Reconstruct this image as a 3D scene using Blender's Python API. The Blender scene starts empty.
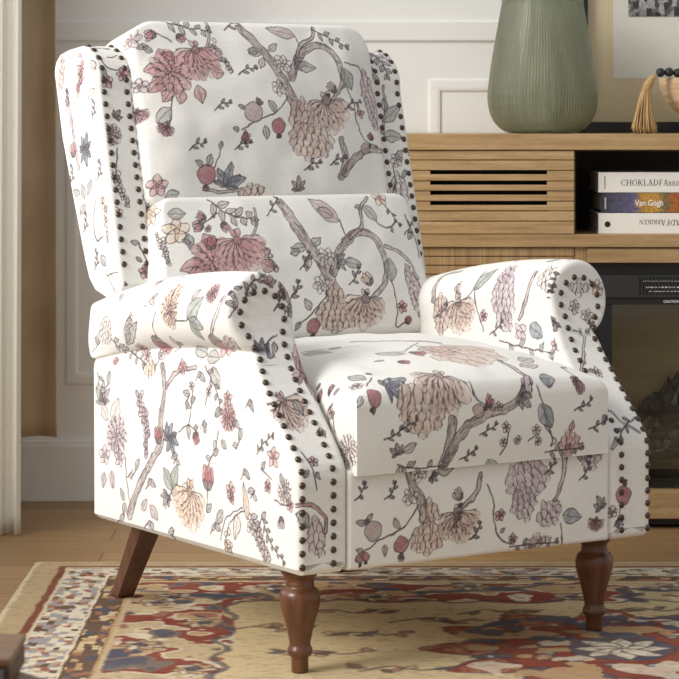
import bpy, bmesh, math, random
import numpy as np
from mathutils import Vector, Matrix
PI = math.pi
rng = np.random.default_rng(7)
random.seed(7)
C = bpy.context.scene.collection

# ------------------------------------------------------------------ helpers
def s2l(c):
    return tuple((v/12.92 if v <= .04045 else ((v+.055)/1.055)**2.4) for v in (x/255 for x in c))

def link(name, me, m=None, parent=None):
    o = bpy.data.objects.new(name, me); C.objects.link(o)
    if m is not None: me.materials.append(m)
    if parent is not None: o.parent = parent
    return o

def empty(name, loc, rz=0.0):
    o = bpy.data.objects.new(name, None); C.objects.link(o)
    o.location = loc; o.rotation_euler = (0, 0, rz); o.empty_display_size = .1
    return o

def tag(o, label=None, cat=None, group=None, kind=None):
    if label: o['label'] = label
    if cat: o['category'] = cat
    if group: o['group'] = group
    if kind: o['kind'] = kind
    return o

def bm_obj(name, bm, m=None, parent=None, smooth=True):
    me = bpy.data.meshes.new(name)
    bmesh.ops.recalc_face_normals(bm, faces=bm.faces)
    bm.to_mesh(me); bm.free()
    if smooth:
        for p in me.polygons: p.use_smooth = True
    return link(name, me, m, parent)

def add_box(bm, x0, x1, y0, y1, z0, z1, bev=0.0, seg=2):
    r = bmesh.ops.create_cube(bm, size=1.0)
    vs = r['verts']
    for v in vs:
        v.co = Vector(((x0+x1)/2+v.co.x*(x1-x0), (y0+y1)/2+v.co.y*(y1-y0), (z0+z1)/2+v.co.z*(z1-z0)))
    if bev > 0:
        es = list({e for v in vs for e in v.link_edges})
        bmesh.ops.bevel(bm, geom=es, offset=bev, segments=seg, profile=.5, affect='EDGES')

def box(name, x0, x1, y0, y1, z0, z1, m, parent=None, bev=.002):
    bm = bmesh.new(); add_box(bm, x0, x1, y0, y1, z0, z1, bev)
    return bm_obj(name, bm, m, parent, smooth=False)

def add_lathe(bm, prof, n=32, c=(0, 0, 0), mod=None):
    rings = []
    for r, z in prof:
        ring = []
        for i in range(n):
            a = 2*PI*i/n
            rr = r if mod is None else mod(r, z, a)
            ring.append(bm.verts.new((c[0]+rr*math.cos(a), c[1]+rr*math.sin(a), c[2]+z)))
        rings.append(ring)
    for A, B in zip(rings[:-1], rings[1:]):
        for i in range(n):
            j = (i+1) % n
            bm.faces.new((A[i], A[j], B[j], B[i]))
    if prof[0][0] > 1e-6: bm.faces.new(rings[0][::-1])
    if prof[-1][0] > 1e-6: bm.faces.new(rings[-1])

def add_tube(bm, pts, rad, n=8):
    pts = [Vector(p) for p in pts]
    if not hasattr(rad, '__len__'): rad = [rad]*len(pts)
    rings = []
    for i, p in enumerate(pts):
        d = (pts[min(i+1, len(pts)-1)]-pts[max(i-1, 0)]).normalized()
        a = d.cross(Vector((0, 1, 0)) if abs(d.y) < .9 else Vector((1, 0, 0))).normalized()
        b = d.cross(a)
        rings.append([bm.verts.new(p+rad[i]*(math.cos(2*PI*k/n)*a+math.sin(2*PI*k/n)*b)) for k in range(n)])
    for A, B in zip(rings[:-1], rings[1:]):
        for k in range(n):
            bm.faces.new((A[k], A[(k+1) % n], B[(k+1) % n], B[k]))
    bm.faces.new(rings[0][::-1]); bm.faces.new(rings[-1])

# ------------------------------------------------------------------ materials
def mat(name, col, rough=.5, metal=0.0, **k):
    m = bpy.data.materials.new(name); m.use_nodes = True
    b = m.node_tree.nodes['Principled BSDF']
    b.inputs['Base Color'].default_value = (*s2l(col), 1)
    b.inputs['Roughness'].default_value = rough
    b.inputs['Metallic'].default_value = metal
    for kk, v in k.items(): b.inputs[kk.replace('_', ' ')].default_value = v
    return m

class NT:
    def __init__(s, m): s.t = m.node_tree; s.b = s.t.nodes['Principled BSDF']
    def n(s, typ, **k):
        n = s.t.nodes.new(typ)
        for kk, v in k.items():
            if kk.startswith('i_'):
                key = kk[2:].replace('_', ' ')
                n.inputs[key].default_value = v
            else: setattr(n, kk, v)
        return n
    def l(s, a, b): s.t.links.new(a, b)
    def coord(s, scale=(1, 1, 1), rot=(0, 0, 0)):
        tc = s.n('ShaderNodeTexCoord'); mp = s.n('ShaderNodeMapping')
        mp.inputs['Scale'].default_value = scale; mp.inputs['Rotation'].default_value = rot
        s.l(tc.outputs['Object'], mp.inputs['Vector']); return mp.outputs['Vector']
    def ramp(s, fac, stops):
        r = s.n('ShaderNodeValToRGB'); e = r.color_ramp.elements
        while len(e) < len(stops): e.new(.5)
        for q, (p, c) in zip(e, stops):
            q.position = p; q.color = (*s2l(c), 1)
        s.l(fac, r.inputs['Fac']); return r.outputs['Color']
    def noise(s, vec, scale, detail=3, rough=.5):
        n = s.n('ShaderNodeTexNoise'); n.inputs['Scale'].default_value = scale
        n.inputs['Detail'].default_value = detail; n.inputs['Roughness'].default_value = rough
        s.l(vec, n.inputs['Vector']); return n.outputs['Fac']
    def mix(s, fac, a, b, typ='MIX'):
        n = s.n('ShaderNodeMix'); n.data_type = 'RGBA'; n.blend_type = typ
        for sock, v in ((n.inputs[0], fac), (n.inputs[6], a), (n.inputs[7], b)):
            if hasattr(v, 'links'): s.l(v, sock)
            else: sock.default_value = v if not isinstance(v, tuple) else (*v[:3], 1)
        return n.outputs[2]
    def bump(s, h, strength=.2, dist=.001):
        b = s.n('ShaderNodeBump'); b.inputs['Strength'].default_value = strength
        b.inputs['Distance'].default_value = dist
        s.l(h, b.inputs['Height']); s.l(b.outputs['Normal'], s.b.inputs['Normal'])

def wood(name, stops, scale, rough=.45, bump=.1, rot=(0, 0, 0), fine=True):
    m = mat(name, stops[1][1], rough); t = NT(m)
    v = t.coord(scale, rot)
    a = t.noise(v, 3.0, 6, .62)
    c = t.ramp(a, stops)
    if fine:
        v2 = t.coord(tuple(q*7 for q in scale), rot)
        f = t.noise(v2, 5.0, 3, .6)
        d = t.ramp(f, [(.3, (205, 198, 190)), (.62, (255, 255, 255))])
        c = t.mix(.55, c, d, 'MULTIPLY')
    t.l(c, t.b.inputs['Base Color']); t.bump(a, bump, .001)
    return m

M = {}
M['oak'] = wood('light_oak', [(.28, (150, 118, 78)), (.5, (178, 146, 102)), (.72, (196, 166, 122))], (1.2, 9, 22))
M['oak_slat'] = wood('slatted_oak', [(.25, (150, 118, 78)), (.5, (182, 150, 106)), (.75, (202, 172, 130))], (1.6, 9, 30))
M['oak_v'] = wood('upright_grain_oak', [(.25, (142, 112, 74)), (.5, (172, 140, 98)), (.75, (194, 164, 120))], (60, 9, 2))
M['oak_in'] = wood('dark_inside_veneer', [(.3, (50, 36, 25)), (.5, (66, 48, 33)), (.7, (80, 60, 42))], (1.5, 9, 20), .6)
M['black'] = mat('matt_black_metal', (30, 30, 31), .55)
M['void'] = mat('dark_void_black', (9, 8, 8), .9)
M['leg'] = wood('walnut_brown_leg', [(.3, (78, 48, 30)), (.5, (102, 64, 42)), (.75, (124, 80, 54))], (16, 16, 2.0), .28, .04)
M['leg_flat'] = wood('walnut_brown_square_leg', [(.3, (80, 52, 38)), (.5, (98, 66, 50)), (.75, (116, 80, 62))], (16, 16, 2.0), .45, .04)
M['bronze'] = mat('antique_bronze', (88, 76, 68), .30, .88)
M['wall'] = mat('warm_white_paint', (243, 242, 238), .6)
M['trim'] = mat('warm_white_trim_paint', (243, 242, 238), .45)
M['white'] = mat('white_plastic', (235, 235, 232), .5)

# linen with a printed pattern: the print is a colour stored on the cloth itself
def fabric_mat():
    m = mat('printed_linen', (232, 229, 222), .88); t = NT(m)
    at = t.n('ShaderNodeAttribute'); at.attribute_name = 'print'
    v = t.coord()
    w1 = t.noise(t.coord((1, 1, .12)), 520, 2, .6); w2 = t.noise(t.coord((.12, .12, 1)), 520, 2, .6)
    mm = t.n('ShaderNodeMath', operation='ADD'); t.l(w1, mm.inputs[0]); t.l(w2, mm.inputs[1])
    wv = t.ramp(mm.outputs[0], [(.0, (226, 224, 220)), (1.0, (255, 255, 255))])
    c = t.mix(1.0, at.outputs['Color'], wv, 'MULTIPLY')
    t.l(c, t.b.inputs['Base Color'])
    t.b.inputs['Sheen Weight'].default_value = .15
    t.b.inputs['Specular IOR Level'].default_value = .2
    t.bump(mm.outputs[0], .25, .0006)
    return m
M['fabric'] = fabric_mat()

# ------------------------------------------------------------------ cloth print painter
LINEN = np.array([226, 224, 219.])
INK = np.array([64, 52, 58.])
PAL = {'pink': (186, 138, 138), 'rose': (168, 106, 112), 'beige': (202, 176, 163), 'peach': (224, 196, 174), 'bark': (166, 150, 146),
       'leaf': (166, 164, 160), 'green': (142, 150, 142), 'blue': (116, 122, 134), 'pale': (216, 206, 200), 'mauve': (186, 166, 166), 'lilac': (196, 178, 184)}
PAL = {k: np.array(v, float) for k, v in PAL.items()}

def sm(x): x = np.clip(x, 0, 1); return x*x*(3-2*x)

def vnoise(x, y, seed=0):
    xi = np.floor(x).astype(np.int64); yi = np.floor(y).astype(np.int64); xf = x-xi; yf = y-yi
    def h(a, b):
        n = (a*374761393+b*668265263+seed*1442695041) & 0x7fffffff
        n = ((n ^ (n >> 13))*1274126177) & 0x7fffffff
        return ((n ^ (n >> 16)) & 0xffff)/65535.
    u = xf*xf*(3-2*xf); v = yf*yf*(3-2*yf)
    return (h(xi, yi)*(1-u)+h(xi+1, yi)*u)*(1-v)+(h(xi, yi+1)*(1-u)+h(xi+1, yi+1)*u)*v

class Cloth:
    def __init__(s, pts, aa=.00085):
        s.p = np.asarray(pts, float)[:, :2].copy(); s.aa = aa
        s.n1 = vnoise(s.p[:, 0]*90, s.p[:, 1]*90, 3); n2 = vnoise(s.p[:, 0]*90+40, s.p[:, 1]*90, 5)
        s.wash = vnoise(s.p[:, 0]*160, s.p[:, 1]*160, 9)*.6+vnoise(s.p[:, 0]*420, s.p[:, 1]*420, 11)*.4
        s.q = s.p+np.stack([s.n1-.5, n2-.5], 1)*.004
        s.c = np.tile(LINEN, (len(s.p), 1))
        s.lw = .0006
    def near(s, x, y, R):
        return np.nonzero((np.abs(s.q[:, 0]-x) < R) & (np.abs(s.q[:, 1]-y) < R))[0]
    def fill(s, i, cov, col, a):
        k = (np.clip(cov, 0, 1)*a)[:, None]; s.c[i] = s.c[i]*(1-k)+np.asarray(col)*k
    def ink(s, i, d, w=1.0, a=.85, col=INK):
        s.fill(i, sm(1-(np.abs(d)-s.lw*w*.5)/s.aa*.9), col, a)
    def petal(s, i, x, y, ang, L, W, col, a=.8, ink=.8, hatch=.35, scal=0, point=1.0, veins=False):
        if len(i) == 0: return
        dx = s.q[i, 0]-x; dy = s.q[i, 1]-y; ca, sa = math.cos(ang), math.sin(ang)
        l = dx*ca+dy*sa; w = -dx*sa+dy*ca; t = l/L
        tt = np.clip(t, 0, 1)
        if scal:
            hw = W*np.sqrt(np.clip(tt*1.02, 0, 1))*np.sqrt(np.clip(1.0-np.clip((tt-.55)/.45, 0, 1)**2, 0, 1))
        else:
            hw = W*np.sin(PI*tt**.85)**point
        d = hw-np.abs(w)
        if scal: d = d-L*.05*(np.cos(w/W*9)-.3)*sm((t-.5)/.4)*(np.abs(w) < W)
        d = np.where((t < 0) | (t > 1), np.minimum(d, -np.maximum(np.abs(t-.5)-.5, 0)*L-.0008), d*.85)
        cov = sm(d/s.aa+.5)
        j = cov > 0.003
        if not j.any() and not ink: return
        wash = .30+1.05*s.wash[i]
        s.fill(i, cov*np.clip(wash, .2, 1.1), col, a)
        if hatch:
            h = np.abs(((w/(W*.52+1e-6))*(1.3-.5*tt)+50) % 1-.5)*W*.52
            s.fill(i, cov*sm(1-h/(s.aa*.8))*sm((.75-tt)/.6), INK, hatch)
        if veins:
            s.ink(i, np.where(cov > .5, w, 1), .7, .6)
            v = np.abs((l-np.abs(w)*1.1)/(L*.13) % 1-.5)*L*.13
            s.fill(i, cov*sm(1-v/(s.aa*.8)), INK, .35)
        if ink: s.ink(i, d, 1.0, ink)
    def leaf(s, x, y, ang, L, col='leaf', W=None, a=.75):
        W = W or L*.27
        s.petal(s.near(x, y, L*1.15), x, y, ang, L, W, PAL[col], a, .8, 0, 0, .9, True)
    def maple(s, x, y, ang, L, col='blue'):
        for da, k in ((-1.5, .6), (1.5, .6), (-.75, .85), (.75, .85), (0, 1)):
            s.petal(s.near(x, y, L*1.15), x, y, ang+da, L*k, L*.2*k, PAL[col], .85, .8, .2, 0, .8, True)
    def flower(s, x, y, ang, R, col='mauve', n=5):
        i = s.near(x, y, R*1.2)
        for k in range(n): s.petal(i, x, y, ang+2*PI*k/n, R, R*.36, PAL[col], .6, .85, .25, 0, .7)
        s.disc(x, y, R*.16, col)
    def disc(s, x, y, R, col='rose', a=.8, cross=False):
        i = s.near(x, y, R*1.3)
        if len(i) == 0: return
        dx = s.q[i, 0]-x; dy = s.q[i, 1]-y; d = R-np.hypot(dx, dy); cov = sm(d/s.aa+.5)
        s.fill(i, cov*(.6+.6*s.wash[i]), PAL[col], a)
        if cross:
            for e in (dx+dy, dx-dy):
                v = np.abs(e/(R*.34) % 1-.5)*R*.34; s.fill(i, cov*sm(1-v/s.aa), INK, .4)
        s.ink(i, d, 1, .8)
    def berry(s, x, y, ang, R, col='rose'):
        s.disc(x, y, R, col, .85, True)
        for da in (-.5, 0, .5): s.leaf(x+math.cos(ang)*R, y+math.sin(ang)*R, ang+da, R*.7, col)
    def peony(s, x, y, ang, R, col='pink'):
        i = s.near(x, y, R*1.3); rr = np.random.default_rng(int(abs(x*7919+y*104729)*100) % 99991)
        base = PAL[col]
        for ring, (n, r0, L, W) in enumerate(((13, .34, .66, .24), (11, .24, .55, .22), (9, .12, .46, .19), (7, .04, .36, .15), (5, .0, .22, .1))):
            for k in range(n):
                a = ang+2*PI*(k+.5*(ring % 2))/n+rr.uniform(-.12, .12); f = rr.uniform(.88, 1.1)
                tone = base*rr.uniform(.90, 1.10)+(LINEN-base)*rr.uniform(0, .30)
                s.petal(i, x+R*r0*math.cos(a), y+R*r0*math.sin(a), a, R*L*f, R*W, np.clip(tone, 0, 255), .75, .7, .25, 1)
    def blob(s, x, y, rx, ry, ang, col, a=.7):
        i = s.near(x, y, max(rx, ry)*1.3); dx = s.q[i, 0]-x; dy = s.q[i, 1]-y; ca, sa = math.cos(ang), math.sin(ang)
        u = (-dx*sa+dy*ca)/rx; v = (dx*ca+dy*sa)/ry; th = np.arctan2(v, u)
        d = (1-np.hypot(u, v)+.05*np.cos(th*9)+.03*np.cos(th*17+1))*min(rx, ry)
        s.fill(i, sm(d/s.aa*.7+.5)*(.45+.8*s.wash[i]), PAL[col], a); s.ink(i, d, .9, .5)
    def fan(s, x, y, ang, R, col='beige'):
        # a bloom seen from the side: ribbed petals with ruffled ends falling away from a small crown
        i = s.near(x, y, R*1.9); rr = np.random.default_rng(int(abs(x*6151+y*90001)*100) % 99991); base = PAL[col]
        for ring, (n, sp, L, W) in enumerate(((9, 2.6, 1.16, .30), (8, 2.2, .92, .25), (6, 1.8, .64, .19))):
            for k in range(n):
                a = ang+(k/(n-1)-.5)*sp+rr.uniform(-.06, .06); f = rr.uniform(.92, 1.06)*(1-.16*abs(k/(n-1)-.5)*2)
                tone = base*rr.uniform(.95, 1.06)+(LINEN-base)*rr.uniform(0, .35)
                s.petal(i, x, y, a, R*L*f, R*W, np.clip(tone, 0, 255), .72, .75, .22, 1)
        for da in (-.5, .5): s.petal(i, x-.1*R*math.cos(ang), y-.1*R*math.sin(ang), ang+PI+da, R*.32, R*.10, base*.92, .8, .7, .2)
        s.disc(x, y, R*.13, col, .9, True)
    def scales(s, x, y, ang, rx, ry, col='beige'):
        # a mass of small overlapping scalloped petals that all hang along ang; rx across, ry along
        i = s.near(x, y, max(rx, ry)*1.6); rr = np.random.default_rng(int(abs(x*5113+y*70001)*100) % 99991); base = PAL[col]
        ca, sa = math.cos(ang), math.sin(ang); s.blob(x, y, rx*1.02, ry*1.02, ang, col, .6); step = max(.0105, min(rx, ry)*.40); rows = max(2, int(2*ry/step))
        for j in range(rows, -1, -1):
            v = -ry+2*ry*j/rows; half = rx*math.sqrt(max(0, 1-(v/ry)**2)); n = max(1, int(2*half/(step*1.05)))
            for k in range(n):
                u = (-half+2*half*(k+.5)/n) if n > 1 else 0.; u += rr.uniform(-.15, .15)*step
                tone = base*rr.uniform(.92, 1.07)+(LINEN-base)*rr.uniform(0, .3); lx = v-step*.9
                s.petal(i, x+lx*ca-u*sa, y+lx*sa+u*ca, ang+rr.uniform(-.25, .25)+.35*u/rx, step*1.6, step*.74, np.clip(tone, 0, 255), .6, .7, .12, 1)
    def line(s, P, w0, w1=None, col='bark', a=.8, edge=.8, tex=True):
        P = np.asarray(P, float); w1 = w0 if w1 is None else w1
        if len(P) > 2:                       # Catmull-Rom through the points
            Q = np.vstack([2*P[0]-P[1], P, 2*P[-1]-P[-2]]); out = []
            for k in range(1, len(Q)-2):
                for t in np.linspace(0, 1, 7, endpoint=False):
                    out.append(.5*((2*Q[k])+(-Q[k-1]+Q[k+1])*t+(2*Q[k-1]-5*Q[k]+4*Q[k+1]-Q[k+2])*t*t+(-Q[k-1]+3*Q[k]-3*Q[k+1]+Q[k+2])*t**3))
            P = np.array(out+[P[-1]])
        lo = P.min(0)-max(w0, w1)-.004; hi = P.max(0)+max(w0, w1)+.004
        i = np.nonzero((s.q[:, 0] > lo[0]) & (s.q[:, 0] < hi[0]) & (s.q[:, 1] > lo[1]) & (s.q[:, 1] < hi[1]))[0]
        if len(i) == 0: return
        best = np.full(len(i), 9.); side = np.zeros(len(i)); al = np.zeros(len(i)); n = len(P)-1; acc = 0.
        for k in range(n):
            e = P[k+1]-P[k]; L2 = e@e+1e-12; v = s.q[i]-P[k]; t = np.clip(v@e/L2, 0, 1)
            dv = v-t[:, None]*e; d = np.hypot(dv[:, 0], dv[:, 1])-(w0+(w1-w0)*(k+t)/n)
            m = d < best; best[m] = d[m]; side[m] = (np.sign(e[0]*dv[:, 1]-e[1]*dv[:, 0])*np.hypot(dv[:, 0], dv[:, 1]))[m]
            al[m] = (acc+t*math.sqrt(L2))[m]; acc += math.sqrt(L2)
        cov = sm(-best/s.aa+.5)
        s.fill(i, cov*(.30+.85*s.wash[i]), PAL[col], a)
        if tex and max(w0, w1) > .003:
            st = vnoise(al*60, side*620, 21); s.fill(i, cov*sm((st-.52)*5), INK, .42)
            st = vnoise(al*240, side*420, 23); s.fill(i, cov*sm((st-.62)*6), INK, .30)
        s.ink(i, best, 1, edge)
    def twig(s, P, w=.0007): s.line(P, w, w*.8, 'bark', .9, .75, False)
    def spray(s, P, L, n=8, col='leaf'):
        s.twig(P); P = np.asarray(P, float)
        for k in range(n):
            t = (k+1)/n*(len(P)-1); j = min(int(t), len(P)-2); q = P[j]+(P[j+1]-P[j])*(t-j); e = P[j+1]-P[j]; a = math.atan2(e[1], e[0])
            s.leaf(q[0], q[1], a+(.9 if k % 2 else -.9), L*(1.1-.5*k/n), col, L*.22, .55)
        s.leaf(P[-1][0], P[-1][1], a, L*.6, col, L*.16, .5)
    def bunch(s, P, r, n=16, col='pale'):
        # a long cluster of small buds
        P = np.asarray(P, float); rr = np.random.default_rng(int(abs(P[0][0]*7000+P[0][1]*3000)) % 9973)
        for k in range(n):
            t = k/max(n-1, 1)*(len(P)-1); j = min(int(t), len(P)-2); q = P[j]+(P[j+1]-P[j])*(t-j); sp = r*2.6*(1-.75*k/n)
            o = rr.uniform(-1, 1, 2)*sp; s.disc(q[0]+o[0], q[1]+o[1], r*rr.uniform(.8, 1.2), col, .6)
    def bud(s, x, y, ang, L, col='pink'):
        i = s.near(x, y, L*1.2)
        for da in (-.35, .35, 0): s.petal(i, x, y, ang+da, L, L*.25, PAL[col], .75, .8, .3, 0, .7)
        for da in (-.7, .7): s.leaf(x, y, ang+da, L*.5, 'leaf')
    def run(s, items):
        for it in items: getattr(s, it[0])(*it[1:])
        return s
    def rgba(s):
        c = np.clip(s.c/255., 0, 1); lin = np.where(c <= .04045, c/12.92, ((c+.055)/1.055)**2.4)
        return np.hstack([lin, np.ones((len(c), 1))]).astype(np.float32)

def scatter(lo, hi, seed):
    """A loose all-over arrangement of the same blooms, twigs and leaves, for the sides of the cloth that face away."""
    r = np.random.default_rng(seed); it = []; w, h = hi[0]-lo[0], hi[1]-lo[1]; n = max(1, int(w*h/.018))
    pts = []
    for _ in range(n*30):
        p = (r.uniform(lo[0], hi[0]), r.uniform(lo[1], hi[1]))
        if all(math.hypot(p[0]-q[0], p[1]-q[1]) > .095 for q in pts): pts.append(p)
    for k, (x, y) in enumerate(pts):
        a = r.uniform(0, 6.28)
        it.append(('line', [(x-.06*math.cos(a), y-.06*math.sin(a)), (x, y+.012), (x+.06*math.cos(a), y+.06*math.sin(a)*.6)], .0035, .0016))
        if k % 3 == 0: it.append(('peony', x, y, a, r.uniform(.03, .042), ('pink', 'beige', 'lilac')[k % 9//3]))
        elif k % 3 == 1: it += [('flower', x, y, a, .022, 'mauve'), ('maple', x+.035, y-.02, a, .03, 'blue')]
        else: it += [('berry', x, y, a, .013, 'rose'), ('spray', [(x, y), (x-.03, y+.03), (x-.04, y+.06)], .018, 7, 'leaf')]
        for q in range(3): it.append(('leaf', x+.05*math.cos(a+q*2), y+.05*math.sin(a+q*2), a+q, .028, ('leaf', 'green', 'mauve')[q]))
    return it

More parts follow.
